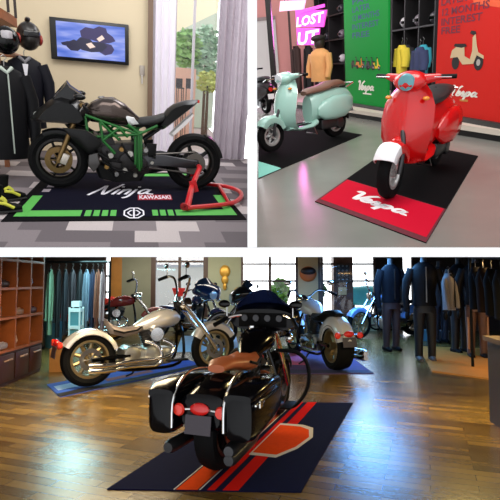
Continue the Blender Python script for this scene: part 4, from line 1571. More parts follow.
def figurine(y, z, kind, label, col):
    nm = ('vase', 'mug', 'folded_shirt')[kind]
    p = (-3.08, y, z + .0165)
    m_ = mat('ware_%d_%d_%d' % col, col, .4)
    if kind == 0:
        t = thing(nm, label, 'vase', p)
        MB().lathe((0, 0, 0), (0, 0, 1), [(0, .04), (.06, .07), (.13, .05), (.19, .025), (.24, .04), (.24, .03), (.19, .001), (0, .001)], 16).build('body', m_, t)
        MB().tube([(0, .05, .13), (0, .085, .17), (0, .03, .2)], .008).build('handle', m_, t)
    elif kind == 1:
        t = thing(nm, label, 'mug', p)
        MB().lathe((0, 0, 0), (0, 0, 1), [(0, .05), (.12, .055), (.12, .048), (.01, .04), (.01, .001), (0, .001)], 16).build('body', m_, t)
        MB().tube([(0, .05, .1), (0, .09, .09), (0, .09, .04), (0, .05, .03)], .008).build('handle', m_, t)
    else:
        t = thing(nm, label, 'shirt', p)
        MB().box((0, 0, .04), (.2, .24, .08)).build('stack', m_, t, bevel=.03)
        MB().tube([(.06, -.05, .083), (.09, 0, .085), (.06, .05, .083)], .012).build('collar', m_, t)


cy_ = lambda k: CY0 + (k + .5) * cwid
cells = ((5, 2, 0, 'pale blue vase in the top right pigeonhole of the cabinet', (190, 205, 225)), (4, 2, 1, 'grey mug on the top row of the cabinet, beside the pale blue vase', (190, 186, 186)),
         (4, 1, 2, 'brown folded shirt in the middle row of the cabinet', (150, 112, 88)), (5, 0, 1, 'cream mug at the right end of the cabinet bottom row', (245, 230, 200)),
         (4, 0, 0, 'tan vase in the bottom row of the cabinet beside the cream mug', (215, 175, 135)), (3, 2, 2, 'dark folded shirt in the top row of the cabinet at the picture edge', (60, 44, 40)),
         (3, 0, 2, 'grey folded shirt in the bottom row of the cabinet at the left', (140, 130, 134)), (3, 1, 1, 'brown mug in the middle row of the cabinet at the left', (110, 80, 60)), (5, 1, 2, 'dark red folded shirt at the right end of the cabinet middle row', (70, 30, 26)))
for k, r_, kind, lab, colr in cells:
    figurine(cy_(k), zs[r_], kind, lab, colr)

# ---- clothing rail behind the cabinet --------------------------------------
RY = 8.9
rxx = lambda px, y=RY: (px - 250) / FPX * y
rl = thing('clothes_rail', 'black clothes rail with hanging garments behind the silver motorcycle tail', 'rack', (0, RY, 0))
rzz = 1.62
MB().tube([(rxx(40), 0, rzz), (rxx(110), 0, rzz)], .018).build('rail', BLACKP, rl)
for px in (40, 110):
    MB().cyl((rxx(px), 0, .04), (rxx(px), 0, rzz), .018).build('upright', BLACKP, rl)
    MB().box((rxx(px), 0, .02), (.05, .5, .04)).build('foot', BLACKP, rl)
gar = (('sage green', (120, 150, 122), 51, 1.2, .2), ('black', (26, 24, 28), 59, 1.25, .16), ('dark charcoal', (38, 36, 44), 66, 1.2, .16), ('black and rose', (46, 34, 40), 73, 1.0, .2), ('near black', (22, 22, 26), 80.5, 1.25, .16),
       ('slate blue', (100, 112, 128), 87, 1.2, .2), ('navy', (30, 38, 66), 93, 1.1, .16), ('rust brown', (128, 72, 52), 98, 1.1, .16), ('pale rose', (176, 140, 140), 103, 1.2, .14))
for nm, c, px, h_, w_ in gar:
    jacket('jacket', nm + ' jacket hanging on the black clothes rail', (rxx(px), RY, rzz - .137), 0.1, h_, w_ * .9, mat('garment_' + nm.replace(' ', '_'), c, .75, var=.3, scale=10), BLACKP, 'garments on the black clothes rail', .6)
    RC.objs[-1].scale = (.5, .9, 1)
# lantern-like white cabinet
lc = RC.floor(75.5, 352)
lt = thing('display_case', 'small white and teal glass case standing in front of the dark garments', 'case', (lc.x, lc.y, 0))
lw_ = 11 / FPX * lc.y
zt = RC.H - (302 - 282) / FPX * lc.y
wht = mat('case_white', (225, 232, 232), .4)
for i, z in enumerate((.03, zt * .5, zt - .14)):
    MB().box((0, 0, z), (lw_, lw_, .06)).build('shelf', wht, lt)
MB().box((0, 0, zt - .03), (lw_ * .7, lw_ * .7, .1)).build('top', wht, lt)
for sx in (-1, 1):
    for sy in (-1, 1):
        MB().box((sx * lw_ * .46, sy * lw_ * .46, zt * .45), (.025, .025, zt * .9)).build('post', wht, lt)
MB().box((0, 0, zt * .45), (lw_ * .8, lw_ * .8, zt * .8)).build('glass_box', mat('case_teal', (96, 150, 160), .15, coat=.4), lt)
tc_ = RC.floor(53, 347)
tb_ = thing('waste_bin', 'teal blue round bin on the floor beside the wooden cabinet', 'bin', (tc_.x, tc_.y, 0))
MB().lathe((0, 0, 0), (0, 0, 1), [(0, .14), (.5, .19), (.5, .175), (.02, .13), (.02, .001), (0, .001)], 20).build('body', mat('bin_teal', (70, 120, 136), .4), tb_)
MB().lathe((0, 0, .5), (0, 0, 1), [(0, .195), (.03, .195), (.03, .17), (0, .17)], 20).build('rim', mat('bin_rim', (110, 160, 170), .4), tb_)
ob_ = RC.floor(56, 372)
cr = thing('storage_crate', 'low tan wooden crate on the floor between cabinet and silver motorcycle', 'crate', (ob_.x, ob_.y + .1, 0), .2)
MB().box((0, 0, .01), (.2, .2, .02)).build('base', orangep, cr)
for (x, y, sx, sy) in ((0, -.1, .22, .02), (0, .1, .22, .02), (-.1, 0, .02, .2), (.1, 0, .02, .2)):
    MB().box((x, y, .16), (sx, sy, .32)).build('side_panel', orangep, cr)


# ---- cruisers ---------------------------------------------------------------
def cruiser(label, loc, rz, paint, seat_c, scale=1.0, ape=False, bags=False, fairing=False, shield=None, guard=False, rim_m=None, white_wall=False, wt_f=.12, wt_r=.18, rf=.33, rr=.325, steer=0.0, slim=False, fork_out=0.0, engine_c=None):
    t = thing('motorcycle', label, 'motorcycle', loc, rz)
    t.scale = (scale,) * 3
    lo = -.075 if slim else (.05 if bags else 0.0)
    rim_m = rim_m or mat('cruiser_rim', (150, 132, 96), .35, .8)
    fx, rx = .86 + fork_out, -.76
    wheel(t, (fx, 0, rf), rf, wt_f, rf * .7, rim_m, 1, .13, 9)
    wheel(t, (rx, 0, rr), rr, wt_r, rr * .68, rim_m, 1, .13, 9)
    # fork
    hx, hz = .40, .98
    for yy in (-.1, .1):
        MB().tube([(fx, yy, rf), ((fx + hx) / 2 + .02, yy, (rf + hz) / 2), (hx, yy, hz)], [.03, .03, .026], 10).build('fork', CHROME, t)
    MB().box((hx + .02, 0, hz - .04), (.06, .26, .04)).build('triple_clamp', CHROME, t, bevel=.008)
    MB().fender(fx, rf, rf + .045, 30, 150, .085, .1).build('mudguard', paint, t)
    # frame
    fm = MB()
    for yy in (-.13, .13):
        fm.curve([(hx - .04, 0, .86), (.42, yy * .8, .5), (.36, yy, .2), (-.1, yy, .16), (-.5, yy, .2), (-.68, yy, .36)], .02, 8)
    fm.curve([(hx - .03, 0, .88), (.1, 0, .74), (-.3, 0, .58), (-.6, 0, .5)], .025, 8)
    fm.cyl((hx + .0, 0, .8), (hx - .05, 0, .98), .035)
    fm.build('frame', GLOSSBLK, t)
    sw_ = MB()
    for yy in (-.13, .13):
        sw_.tube([(-.3, yy, .34), (rx, yy, rr)], .026)
    sw_.build('swingarm', GLOSSBLK, t)
    # engine
    em_ = engine_c or ALLOY
    e = MB()
    e.box((.02, 0, .3), (.46, .26, .2))
    e.cyl((.0, -.15, .32), (.0, .15, .32), .12, n=20)
    e.cyl((-.27, -.15, .34), (-.27, .15, .34), .11, n=18)
    e.box((-.25, 0, .32), (.24, .24, .2))
    e.build('crankcase', em_, t, bevel=.02)
    for a_ in (-.39, .39):
        c_ = MB()
        dr = V((math.sin(a_), 0, math.cos(a_)))
        for k in range(7):
            p = V((.02, 0, .4)) + dr * (.04 + k * .034)
            c_.cyl(p, p + dr * .014, .092, n=16)
        c_.cyl(V((.02, 0, .4)), V((.02, 0, .4)) + dr * .28, .075, n=14)
        c_.box(V((.02, 0, .4)) + dr * .3, (.15, .14, .06), Matrix.Rotation(a_, 3, 'Y'))
        c_.build('cylinder', DARKSTEEL if em_ is ALLOY else em_, t)
    ac = MB().cyl((.03, -.09, .58), (.03, -.18, .58), .09, .085, n=18)
    ac.build('air_cleaner', CHROME, t)
    for k, (z0, z1) in enumerate(((.3, .26), (.22, .2))):
        MB().curve([(.14 - k * .24, -.1, .5), (.26 - k * .2, -.17, .42), (.16 - k * .1, -.19, z0), (-.3, -.2, z1 + .02), (-.55, -.21, z1)], .024, 10).build('exhaust_pipe', CHROME, t)
        MB().tube([(-.5, -.21 - .0 * k, z1), (-.62, -.215, z1), (-1.12 + .34 * slim, -.235, z1 + .015), (-1.16 + .34 * slim, -.235, z1 + .015)], [.026, .032, .034, .028] if slim else [.028, .046, .05, .036], 14).build('muffler', CHROME if not bags else DARKSTEEL, t)
    if bags:
        MB().tube([(-.5, .21, .24), (-.62, .215, .24), (-1.12, .235, .25), (-1.16, .235, .25)], [.028, .046, .05, .036], 14).build('muffler', DARKSTEEL, t)
    # primary cover on the left
    MB().puff([(.16, .3), (.1, .42), (-.1, .43), (-.38, .42), (-.42, .32), (-.36, .24), (.1, .22)], .04, yc=.17).build('primary_cover', CHROME if em_ is ALLOY else GLOSSBLK, t)
    # tank
    tk_ = MB()
    tk_.loftx([(.40, .83 + lo, .05, .05), (.33, .84 + lo, .12, .1), (.2, .84 + lo, .165, .125), (.05, .82 + lo, .16, .115), (-.1, .77 + lo, .11, .08), (-.22, .73 + lo, .05, .04)], 20)
    tko = tk_.build('fuel_tank', paint, t)
    MB().lathe((.16, .06, .95 + lo), (0, 0, 1), [(-.01, .035), (.015, .032), (.015, .001), (-.01, .001)], 16).build('filler_cap', CHROME, tko)
    # seat
    s = MB()
    s.loftx([(-.12, .74 + lo, .09, .04), (-.2, .71 + lo, .15, .05), (-.36, .69 + lo, .18, .055), (-.5, .72 + lo * .8, .165, .06)] + ([(-.56, .74, .1, .03)] if slim else [(-.56, .77, .13, .06), (-.72, .79, .11, .045), (-.84, .77, .07, .03)]), 18)
    so = s.build('seat', seat_c, t)
    MB().tube([(-.14, -.09, .75 + lo), (-.22, -.155, .72 + lo), (-.4, -.185, .70 + lo), (-.52, -.17, .735 + lo)], .012).build('piping', BLACKP, so)
    MB().tube([(-.14, .09, .75 + lo), (-.22, .155, .72 + lo), (-.4, .185, .70 + lo), (-.52, .17, .735 + lo)], .012).build('piping', BLACKP, so)
    # rear fender and lights
    MB().fender(rx, rr, rr + (.035 if slim else .075), 20 if slim else 10, 150 if slim else 165, .13, .06 if slim else .16, .012, 18).build('rear_mudguard', paint, t)
    MB().ell((-1.13, 0, .535), (.03, .075, .045)).build('tail_light', REDLENS, t)
    for sg in (-1, 1):
        MB().cyl((-1.1, 0, .53), (-1.12, sg * .16, .52), .01).build('signal_bracket', CHROME, t)
        sl = MB().lathe((-1.13, sg * .165, .52), (-1, 0, 0), [(-.03, .03), (.0, .046), (.018, .036), (.024, .001), (-.03, .001)], 16)
        sl.build('turn_signal', mat('signal_red', (225, 52, 36), .25, coat=.4), t)
    pl_ = MB().box((-1.155, 0, .43), (.008, .2, .13), Matrix.Rotation(.15, 3, 'Y'))
    pl_.build('number_plate', mat('plate_dark', (52, 44, 52), .4), t)
    # bars
    if ape:
        hb_ = [(.27, -.33, 1.27), (.36, -.3, 1.31), (.44, -.24, 1.28), (.44, -.14, 1.1), (hx, -.09, .98), (hx, .09, .98), (.44, .14, 1.1), (.44, .24, 1.28), (.36, .3, 1.31), (.27, .33, 1.27)]
    else:
        hb_ = [(.08, -.4, 1.03), (.2, -.34, 1.08), (.32, -.2, 1.1), (hx, -.09, 1.0), (hx, .09, 1.0), (.32, .2, 1.1), (.2, .34, 1.08), (.08, .4, 1.03)]
    MB().curve(hb_, .016, 8, 4).build('handlebar', CHROME, t)
    for e0, e1 in ((hb_[0], hb_[1]), (hb_[-1], hb_[-2])):
        a_, b_ = V(e0), V(e1)
        d_ = (a_ - b_).normalized()
        MB().cyl(b_, a_ + d_ * .03, .022).build('grip', BLACKP, t)
        MB().tube([b_ + V((.03, 0, .0)), (a_ + b_) / 2 + V((.06, 0, 0)), a_ + V((.05, 0, 0))], .007).build('lever', CHROME, t)
        MB().tube([b_, b_ + V((.0, 0, .12))], .007).build('mirror_stem', CHROME, t)
        MB().ell(b_ + V((0, math.copysign(.03, b_.y), .14)), (.018, .065, .04)).build('wing_mirror', CHROME if not fairing else GLOSSBLK, t)
    # headlight
    hl_ = MB().lathe((.5, 0, .93), (1, 0, -.1), [(-.1, .04), (-.06, .085), (.04, .1), (.055, .08), (.06, .001), (-.1, .001)], 20)
    hl_.build('headlight', CHROME, t)
    # foot controls
    for sg in (-1, 1):
        MB().box((.26, sg * .28, .26), (.28, .1, .02)).build('footboard', BLACKP, t, bevel=.005)
        MB().cyl((.24, sg * .12, .24), (.24, sg * .28, .25), .012).build('footboard_bracket', DARKSTEEL, t)
    MB().tube([(-.1, .14, .16), (-.14, .24, .05), (-.18, .34, .008)], .012).build('side_stand', DARKSTEEL, t)
    if bags:
        for sg in (-1, 1):
            b_ = MB()
            b_.loftx([(-.36, .56, .05, .1, sg * .28), (-.42, .53, .1, .15, sg * .3), (-.7, .52, .115, .18, sg * .305), (-1.08, .51, .115, .18, sg * .305), (-1.15, .5, .1, .155, sg * .3), (-1.17, .5, .06, .1, sg * .3)], 22, 4)
            bo = b_.build('saddlebag', paint, t)
            l_ = MB().loftx([(-.38, .61, .06, .045, sg * .29), (-.44, .64, .105, .04, sg * .3), (-.75, .66, .12, .045, sg * .305), (-1.08, .65, .12, .04, sg * .305), (-1.16, .63, .1, .03, sg * .3)], 20, 3.2)
            l_.build('saddlebag_lid', paint, bo)
            MB().tube([(-.5, sg * .423, .6), (-.8, sg * .428, .6), (-1.12, sg * .42, .59)], .007).build('trim_strip', CHROME, bo)
            MB().box((-1.0, sg * .42, .58), (.09, .02, .05)).build('latch', CHROME, bo, bevel=.005)
            gr_ = MB().curve([(-.55, sg * .19, .72), (-.9, sg * .2, .75), (-1.14, sg * .2, .62), (-1.17, sg * .2, .4)], .012, 8)
            gr_.build('bag_guard', CHROME, t)
        MB().loftx([(-.95, .52, .17, .14), (-1.08, .5, .18, .13), (-1.11, .49, .15, .1)], 18, 3.5).build('rear_filler', paint, t)
    if fairing:
        f_ = MB()
        f_.loftx([(.30, 1.06, .33, .11), (.42, 1.08, .36, .15), (.52, 1.06, .33, .15), (.62, 1.0, .24, .13), (.68, .97, .12, .09)], 24, 2.6)
        f_.build('fairing', paint, t)
        MB().lathe((.66, 0, .97), (1, 0, -.15), [(-.02, .1), (.03, .095), (.05, .05), (.05, .001), (-.02, .001)], 20).build('headlight', CLEARLENS, t)
        for sg in (-1, 1):
            MB().ell((.58, sg * .2, .86), (.06, .05, .05)).build('spot_lamp', CHROME, t)
        MB().box((.30, 0, 1.06), (.02, .5, .14)).build('dashboard', mat('dash_black', (9, 9, 10), .6, spec=.1), t, bevel=.008)
        for k in range(4):
            MB().lathe((.285, -.18 + k * .12, 1.08), (-1, 0, 0), [(0, .035), (.012, .032), (.012, .001), (0, .001)], 16).build('gauge', DARKSTEEL, t)
    if shield is not None:
        def wsf(u, v):
            y = (v * 2 - 1)
            return (.5 - .15 * u - .1 * y * y, y * (.30 - .08 * u * u), 1.16 + .2 * u * (1 - .6 * y * y))
        MB().panel(wsf, [0, .2, .4, .6, .8, 1], [k / 10 for k in range(11)], .008).build('windscreen', shield, t, sharp=70)
    if guard:
        for sg in (-1, 1):
            MB().curve([(.36, sg * .12, .76), (.42, sg * .32, .74), (.46, sg * .42, .62), (.46, sg * .42, .4), (.42, sg * .3, .22), (.36, sg * .13, .2)], .02, 8).build('engine_guard', BLACKP, t)
    return t


def yaw_of(f, r):
    d = f - r
    return math.atan2(d.y, d.x)


# near touring bike
yawN = math.radians(90 - 19.7)
dN = V((math.cos(yawN), math.sin(yawN), 0))
rearN = V((-.315, 2.98, .0125))
SN = .86
locN = rearN + dN * 1.15 * SN
navyp = mat('midnight_paint', (5, 5, 8), .15, spec=.2, coat=.06)
tanseat = mat('tan_seat', (176, 92, 48), .45, var=.15, scale=14)
bikeN = cruiser('black touring motorcycle with tan seat and saddlebags, nearest the camera', locN, yawN, navyp, tanseat, SN, bags=True, fairing=True, shield=mat('dark_blue_screen', (26, 36, 70), .12, coat=.6), guard=True,
                rim_m=mat('black_rim', (40, 40, 44), .3, .7), engine_c=DARKSTEEL, wt_f=.13)
# silver chopper
fS, rS = RC.floor(204, 373, .0165), RC.floor(88, 386.5, .0165)
dS = (fS - rS).normalized()
silver = mat('silver_paint', (200, 198, 200), .25, .45, coat=.4)
bikeS = cruiser('silver grey chopper with tall ape hanger bars, side on over the blue mat', rS + dS * .76, yaw_of(fS, rS), silver, mat('pale_saddle', (120, 108, 104), .5), 1.0, ape=True, fork_out=.06, slim=True)
# other motorcycles farther back
blk = mat('bike_black', (18, 18, 22), .15, coat=.6)
f_, r_ = RC.floor(152, 336), RC.floor(118, 340)
cruiser('dark red motorcycle parked by the olive wall beyond the silver chopper', V((-2.95, 10.6, 0)), .2, mat('bike_red', (150, 44, 40), .2, coat=.5), BLACKP, 1.0, ape=True)
cruiser('dark blue touring motorcycle in front of the left wood framed window', V((-1.22, 11.15, .0075)), -.9, mat('bike_blue', (30, 48, 88), .15, coat=.6), BLACKP, .98, bags=True, fairing=True, shield=mat('smoke_screen', (40, 56, 80), .15, coat=.5))
cruiser('black motorcycle with its front wheel showing left of the near windscreen', RC.floor(222, 346, .0075) - V((math.cos(PI + .25), math.sin(PI + .25), 0)) * .86 * .95, PI + .25, blk, BLACKP, .95, fairing=True, shield=mat('smoke_screen', ()))
cruiser('black and white motorcycle with wide rear tyre towards the camera on the purple mat', RC.floor(337, 370, .0165) + V((math.cos(1.85), math.sin(1.85), 0)) * .76, 1.85, mat('bike_white', (190, 190, 195), .2, coat=.5), BLACKP, 1.0, wt_r=.26, bags=False, rr=.34)
cruiser('blue and white motorcycle in front of the right window behind the mannequins', V(((388 - 250) / FPX * 11, 11.1, 0)), PI + .5, mat('bike_pale_blue', (110, 140, 190), .2, coat=.5), BLACKP, 1.0, ape=True)

# ---- mats in the showroom ---------------------------------------------------
navymat = mat('navy_rug', (11, 14, 44), .95, spec=.1, var=.2, scale=40)
p_bl, p_br, p_tr = RC.floor(107, 490), RC.floor(301, 493), RC.floor(353, 403.5)
sn = Sheet([p_bl, p_br, p_tr, p_tr + (p_bl - p_br)])
mn = floor_mat(sn, .008, navymat, 'display_mat', 'navy mat with orange stripes and shield under the near touring motorcycle')
zn = lambda p: sn((p.x, p.y, p.z + .0085))
org = mat('orange_print', (206, 66, 14), .95, spec=.05, var=.12, scale=30)
redpr = mat('red_stripe_print', (186, 22, 12), .95, spec=.05)
lite = mat('pale_outline', (190, 180, 170), .8)
rect(MB(), .345, 0, .352, 1).build('pale_line', lite, mn, xf=zn)
rect(MB(), .36, .0, .47, 1).build('orange_stripe', org, mn, xf=zn)
rect(MB(), .478, .0, .485, 1).build('pale_line', lite, mn, xf=zn)
rect(MB(), .52, 0, .56, 1).build('red_stripe', redpr, mn, xf=zn)
rect(MB(), .6, 0, .68, 1).build('red_stripe', redpr, mn, xf=zn)
shp = [(.56, .3), (.72, .28), (.80, .36), (.84, .47), (.80, .56), (.72, .6), (.56, .62)]
MB().rings([[V((x, y, 0)) for x, y in [(.55, .28), (.73, .255), (.82, .345), (.865, .47), (.82, .585), (.73, .625), (.55, .645)]], [V((x, y, .002)) for x, y in [(.55, .28), (.73, .255), (.82, .345), (.865, .47), (.82, .585), (.73, .625), (.55, .645)]]]).build('shield_outline', lite, mn, xf=lambda p: sn((p.x, p.y, p.z + .0095)))
MB().rings([[V((x, y, 0)) for x, y in shp], [V((x, y, .002)) for x, y in shp]]).build('shield', org, mn, xf=lambda p: sn((p.x, p.y, p.z + .0105)))
# silver bike mat
c0, c1 = RC.floor(60, 397.5), RC.floor(47, 385)
ax_ = (RC.floor(206, 366) - c0)
ssm = Sheet([c0, c0 + ax_, c1 + ax_, c1])
bluemat = mat('blue_rug', (40, 80, 185), .8, var=.3, scale=10)
ms = floor_mat(ssm, .008, bluemat, 'display_mat', 'blue and black mat under the silver chopper')
zs_ = lambda p: ssm((p.x, p.y, p.z + .0085))
rect(MB(), 0, 0, 1, .22).build('black_border', mat('rug_black', (18, 18, 26), .85), ms, xf=zs_)
rect(MB(), .02, .42, .16, .75).build('pale_patch', mat('rug_pale_blue', (170, 196, 235), .8), ms, xf=zs_)
rect(MB(), .3, .36, .62, .56).build('red_patch', mat('rug_mauve', (150, 76, 86), .8), ms, xf=zs_)
# purple mat
pm = Sheet([RC.floor(286, 374), RC.floor(374, 374), RC.floor(345, 353), RC.floor(282, 350)])
mp_ = floor_mat(pm, .008, mat('purple_rug', (70, 52, 112), .85, var=.2, scale=10), 'display_mat', 'purple and pink mat under the black and white motorcycle')
zp = lambda p: pm((p.x, p.y, p.z + .0085))
rect(MB(), .06, .3, .3, .95).build('pink_patch', mat('rug_pink', (206, 96, 140), .85), mp_, xf=zp)
rect(MB(), .0, .0, 1, .12).build('navy_border', mat('rug_navy', (40, 42, 84), .85), mp_, xf=zp)
pb2 = Sheet([RC.floor(176, 352), RC.floor(240, 352), RC.floor(236, 336), RC.floor(182, 336)])
floor_mat(pb2, .006, mat('pale_blue_rug', (150, 185, 225), .8, var=.15, scale=8), 'display_mat', 'pale blue mat on the floor beyond the tan seat')

# ---- mannequins and garments, right ------------------------------------------
def mannequin(label, loc, rz, jk, tr_, h=1.0, boots=None, stripe=None):
    t = thing('mannequin', label, 'mannequin', loc, rz)
    s = h
    b = MB()
    b.loftz([(1.34 * s, 0, 0, .07, .06), (1.42 * s, 0, 0, .05, .05), (1.5 * s, 0, 0, .045, .05)], 14)
    b.build('body', mat('mannequin_dark', (40, 34, 34), .4), t)
    j = MB()
    j.loftz([(.78 * s, 0, 0, .19, .12), (.95 * s, 0, 0, .17, .11), (1.12 * s, 0, 0, .2, .125), (1.28 * s, 0, 0, .22, .12), (1.36 * s, 0, 0, .14, .09), (1.4 * s, 0, 0, .08, .07)], 20)
    j.build('jacket', jk, t)
    for sg in (-1, 1):
        MB().tube([(sg * .19, 0, 1.3 * s), (sg * .27, 0, 1.12 * s), (sg * .3, -.02, .92 * s), (sg * .29, -.07, .7 * s)], [.075, .07, .058, .045], 12).build('sleeve', jk, t)
        MB().ell((sg * .29, -.085, .64 * s), (.035, .045, .07)).build('glove', BLACKP, t)
    p = MB()
    p.loftz([(.8 * s, 0, 0, .16, .11), (.86 * s, 0, 0, .155, .105)], 18)
    p.loftz([(.68 * s, 0, 0, .17, .115), (.8 * s, 0, 0, .165, .11)], 18)
    po_ = p.build('trousers', tr_, t)
    for sg in (-1, 1):
        MB().tube([(sg * .085, 0, .74 * s), (sg * .095, .0, .5 * s), (sg * .1, .01, .28 * s), (sg * .1, .02, .07)], [.095, .08, .065, .06], 14).build('trouser_leg', tr_, po_)
        if stripe:
            MB().tube([(sg * .15, -.05, .6 * s), (sg * .15, -.06, .4 * s), (sg * .15, -.05, .15)], .018).build('stripe', stripe, po_)
        MB().loftx([(-.11, .05, .04, .045, sg * .1), (-.02, .055, .048, .05, sg * .1), (.07, .04, .045, .036, sg * .1), (.13, .03, .03, .025, sg * .1)], 12).build('boot', boots or BLACKP, t, xf=lambda p, sg=sg: V((p.y, -p.x, p.z)))
    j2 = MB().box((0, -.125, 1.08 * s), (.014, .02, .5 * s))
    j2.build('zip', STEEL, t)
    return t


jb = mat('jacket_black', (11, 11, 14), .6, spec=.15, var=.3, scale=12)
jn = mat('jacket_navy', (12, 12, 18), .7, spec=.1, var=.3, scale=12)
tb1 = mat('trousers_black', (11, 11, 15), .55, var=.3, scale=12)
tp = mat('trousers_plum', (44, 25, 26), .6, var=.3, scale=12)
P = lambda px, py: RC.floor(px, py, .0)
mannequin('mannequin in black jacket and plum trousers, leftmost of the group at right', P(392, 351), .3, jn, tp, 1.12)
mannequin('mannequin in black leather jacket and trousers standing right of the bright floor gap', P(426, 361), -.1, jb, tb1, 1.12, mat('boot_grey', (70, 66, 66), .5))
mannequin('mannequin in dark jacket and blue black trousers, farther back between the two darker ones', P(441, 343), .2, mat('jacket_char', (46, 44, 50), .6), mat('trousers_blue', (34, 40, 56), .6), 1.12)
mannequin('mannequin in black jacket and brown striped trousers, on the orange platform at right', P(478, 358), -.2, jb, mat('trousers_brown', (84, 58, 46), .6, var=.3, scale=12), 1.12, stripe=mat('stripe_tan', (150, 112, 86), .6))
mannequin('mannequin in all black gear beside the pale sleeved one', P(461, 353), .3, mat('jacket_jet', (14, 14, 17), .5), tb1, 1.12)
t = jacket('jacket', 'black jacket with pale grey white sleeves hanging between the mannequins', V(((448 - 250) / FPX * 7.3, 7.3, 1.38)), .5, .55, .18, mat('pale_sleeve_jacket', (120, 116, 118), .6), BLACKP, None, .6)
# rail at the right with black coats
rr_ = thing('clothes_rail', 'dark clothes rail at the right edge above the orange platform', 'rack', (0, 0, 0))
ra, rb2 = V((2.98, 5.3, 1.5)), V((3.25, 7.1, 1.62))
MB().tube([ra, rb2], .018).build('rail', BLACKP, rr_)
for p in (ra, rb2):
    MB().cyl((p.x, p.y, .0), p, .02).build('upright', BLACKP, rr_)
for k in range(5):
    p = ra.lerp(rb2, .14 + k * .18)
    jacket('jacket', ('jet black', 'charcoal', 'black', 'dark brown', 'black canvas')[k] + ' coat on the dark rail at the right edge, ' + ('first', 'second', 'third', 'fourth', 'fifth')[k] + ' from the front', p - V((0, 0, .14)), 1.42, .6, .34, mat('coat%d' % k, ((10, 10, 11), (22, 21, 23), (13, 12, 13), (32, 22, 18), (17, 16, 17))[k], .8, spec=.1), BLACKP, 'coats on the right rail', .5)
    RC.objs[-1].scale = (.55, .9, 1)
# orange platform
op = MB().slab([RC.floor(432, 372), RC.floor(520, 384), RC.floor(560, 352), RC.floor(418, 347)], (0, 0, 1), .02)
op.build('platform_low', orangep)
pl_o = RC.objs[-1]
pl_o['kind'] = 'structure'
pl_o.name = 'trim_platform'
# plinth cut off at the right edge
pp_ = RC.floor(513, 436)
dp = thing('display_plinth', 'dark display plinth with white edge cut off by the right edge', 'plinth', (pp_.x + .2, pp_.y + .2, 0), -.1)
MB().box((0, 0, .36), (.4, .4, .72)).build('body', mat('plinth_dark', (40, 30, 22), .5), dp)
MB().box((0, 0, .74), (.46, .46, .04)).build('top', mat('plinth_top', (60, 44, 30), .5), dp)
MB().box((-.205, -.19, .36), (.02, .03, .7)).build('white_edge', whitep, dp)
sh_ = RC.floor(446, 346)
for k, (px, py, c, lab) in enumerate(((440, 346, (70, 120, 140), 'teal shoe box on the floor behind the mannequins, left'), (459, 347, (90, 96, 110), 'grey shoe box on the floor behind the mannequins, right'))):
    p = RC.floor(px, py)
    t = thing('shoe_box', lab, 'box', (p.x, p.y + .9, .0), .1 * k)
    MB().box((0, 0, .1), (.28, .2, .2)).build('body', mat('shoebox%d' % k, c, .7), t)
    MB().box((0, 0, .215), (.3, .22, .03)).build('lid', mat('shoebox%d' % k, ()), t)


def LIGHTS():
    area(RA, (-.6, 4.3, 3.4), (0, 6.2, .6), 2.4, 1.4, 46, (1, .97, .93))
    area(RA, (.9, 7.2, 3.2), (0, 5.2, .3), 1.0, 1.2, 22, (.95, .97, 1))
    area(RB, (.5, 5.0, 4.2), (.5, 6.5, 0), 3, 2, 130, (1, .95, .9))
    area(RB, (-2.0, 10.0, 4.5), (-.5, 11, 0), 3, 2, 90, (1, .9, .85))
    sg_ = RB.plane(308, 26, na, nnn) + nnn * .12
    area(RB, sg_, sg_ + nnn * 2 - V((0, 0, .6)), 1.1, .9, 45, (1, .2, .75))
    # area lights under the slab in the big showroom, no fittings modelled
    area(RC, (2.15, 8.6, top(8.6) - .08), (2.15, 8.6, 0), 0.85, 4.8, 230, (.16, .46, 1))  # added to lay the blue reflection on the floor
    area(RC, (-2.9, 8.2, top(8.2) - .06), (-2.9, 8.2, 0), .5, 1.8, 60, (.5, .95, 1))  # added for the teal reflection on the floor at left
    area(RC, (2.0, 4.6, top(4.6) - .06), (2.0, 4.6, 0), .6, .3, 48, (1, .75, .3))
    area(RC, (3.6, 6.6, top(6.6) - .06), (3.6, 6.6, 0), .5, .4, 25, (1, .62, .25))  # added to brighten the orange platform
    area(RC, (-1.45, 4.9, top(4.9) - .06), (-1.45, 4.9, 0), 1.2, 1.2, 75, (1, .8, .5))
    area(RC, (-1.6, 11.3, top(11.3) - .06), (-1.6, 12.2, .6), 3.6, .5, 60, (1, .93, .82))  # added to brighten the back wall



# =================================================================== shell between the rooms, camera, light
CAM_T = math.atan((282 - 250) / FPX)
CAMW = Matrix.Translation((0, 0, RC.H)) @ Matrix.Rotation(PI / 2 + CAM_T, 4, 'X')


class CamSpace:
    pass


RD = CamSpace()
RD.objs = []
use(RD)
white_edge = mat('white_wall_paint', (250, 250, 250), .6)
s = MB().box((0, -.01025, -7.6), (13, .0435, 10.8))
struct(s, 'trim_slab', white_edge)
s = MB().box((.01025, 1.1, -5.6), (.0435, 2.18, 6.8))
struct(s, 'wall_partition', white_edge)

s = MB().box((0, -.0385, -7.9), (13, .012, 9.4))
struct(s, 'ceiling', mat('dark_ceiling', (60, 50, 42), .8))  # dark panel added below the slab to cut its white reflections

for r in (RA, RB, RC):
    M = CAMW @ r.R.to_4x4() @ Matrix.Translation((0, 0, -r.H))
    for o in r.objs:
        o.matrix_world = M @ o.matrix_basis
for o in RD.objs:
    o.matrix_world = CAMW @ o.matrix_basis

cd = bpy.data.cameras.new('camera')
cam = bpy.data.objects.new('camera', cd)
COL.objects.link(cam)
cd.sensor_width = 36
cd.lens = 36 * FPX / 500
cd.clip_end = 200
cam.matrix_world = CAMW
scene.camera = cam

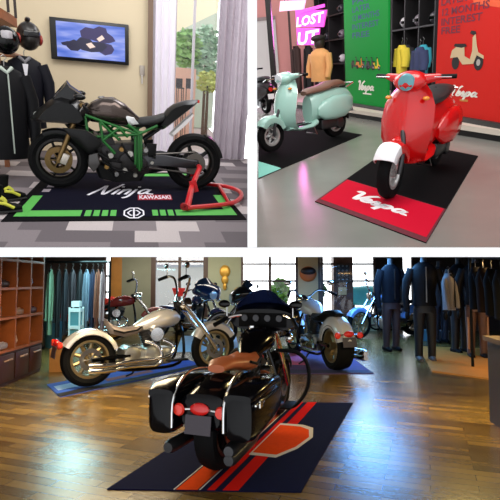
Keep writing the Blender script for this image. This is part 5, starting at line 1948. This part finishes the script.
wd = bpy.data.worlds.new('world')
scene.world = wd
wd.use_nodes = True
bg = wd.node_tree.nodes['Background']
bg.inputs['Color'].default_value = (.95, .97, 1, 1)
# hazy sky, brightest on the side the shop windows face
nt = wd.node_tree
tc = nt.nodes.new('ShaderNodeTexCoord')
dt = nt.nodes.new('ShaderNodeVectorMath')
dt.operation = 'DOT_PRODUCT'
dt.inputs[1].default_value = (0, .97, .24)
mr_ = nt.nodes.new('ShaderNodeMapRange')
mr_.inputs['From Min'].default_value = .55
mr_.inputs['From Max'].default_value = 1.0
mr_.inputs['To Min'].default_value = .5
mr_.inputs['To Max'].default_value = 5.5
d2 = nt.nodes.new('ShaderNodeVectorMath')
d2.operation = 'DOT_PRODUCT'
d2.inputs[1].default_value = (0, -.92, -.38)  # low front glow added to whiten the slab and partition edges
m2 = nt.nodes.new('ShaderNodeMapRange')
m2.inputs['From Min'].default_value = 0
m2.inputs['From Max'].default_value = 1.0
m2.inputs['To Min'].default_value = 0
m2.inputs['To Max'].default_value = 1.05
ad_ = nt.nodes.new('ShaderNodeMath')
ad_.operation = 'ADD'
nt.links.new(tc.outputs['Generated'], d2.inputs[0])
nt.links.new(d2.outputs['Value'], m2.inputs['Value'])
nt.links.new(mr_.outputs['Result'], ad_.inputs[0])
nt.links.new(m2.outputs['Result'], ad_.inputs[1])
nt.links.new(tc.outputs['Generated'], dt.inputs[0])
nt.links.new(dt.outputs['Value'], mr_.inputs['Value'])
nt.links.new(ad_.outputs['Value'], bg.inputs['Strength'])


def area(room, loc, target, sx, sy, power, col=(1, 1, 1), spread=180):
    l = bpy.data.lights.new('area', 'AREA')
    l.shape = 'RECTANGLE'
    l.size, l.size_y = sx, sy
    l.energy = power
    l.color = col
    l.spread = math.radians(spread)
    o = bpy.data.objects.new('area', l)
    COL.objects.link(o)
    d = V(target) - V(loc)
    M = Matrix.Translation(loc) @ d.to_track_quat('-Z', 'Y').to_matrix().to_4x4()
    R4 = CAMW @ room.R.to_4x4() @ Matrix.Translation((0, 0, -room.H))
    o.matrix_world = R4 @ M
    return o


LIGHTS()
vs = scene.view_settings
vs.view_transform = 'Standard'
vs.look = 'None'
vs.exposure = 0.0
vs.gamma = 1.0
vs.use_curve_mapping = False
scene.cycles.use_denoising = True
scene.cycles.max_bounces = 8
scene.cycles.transparent_max_bounces = 12
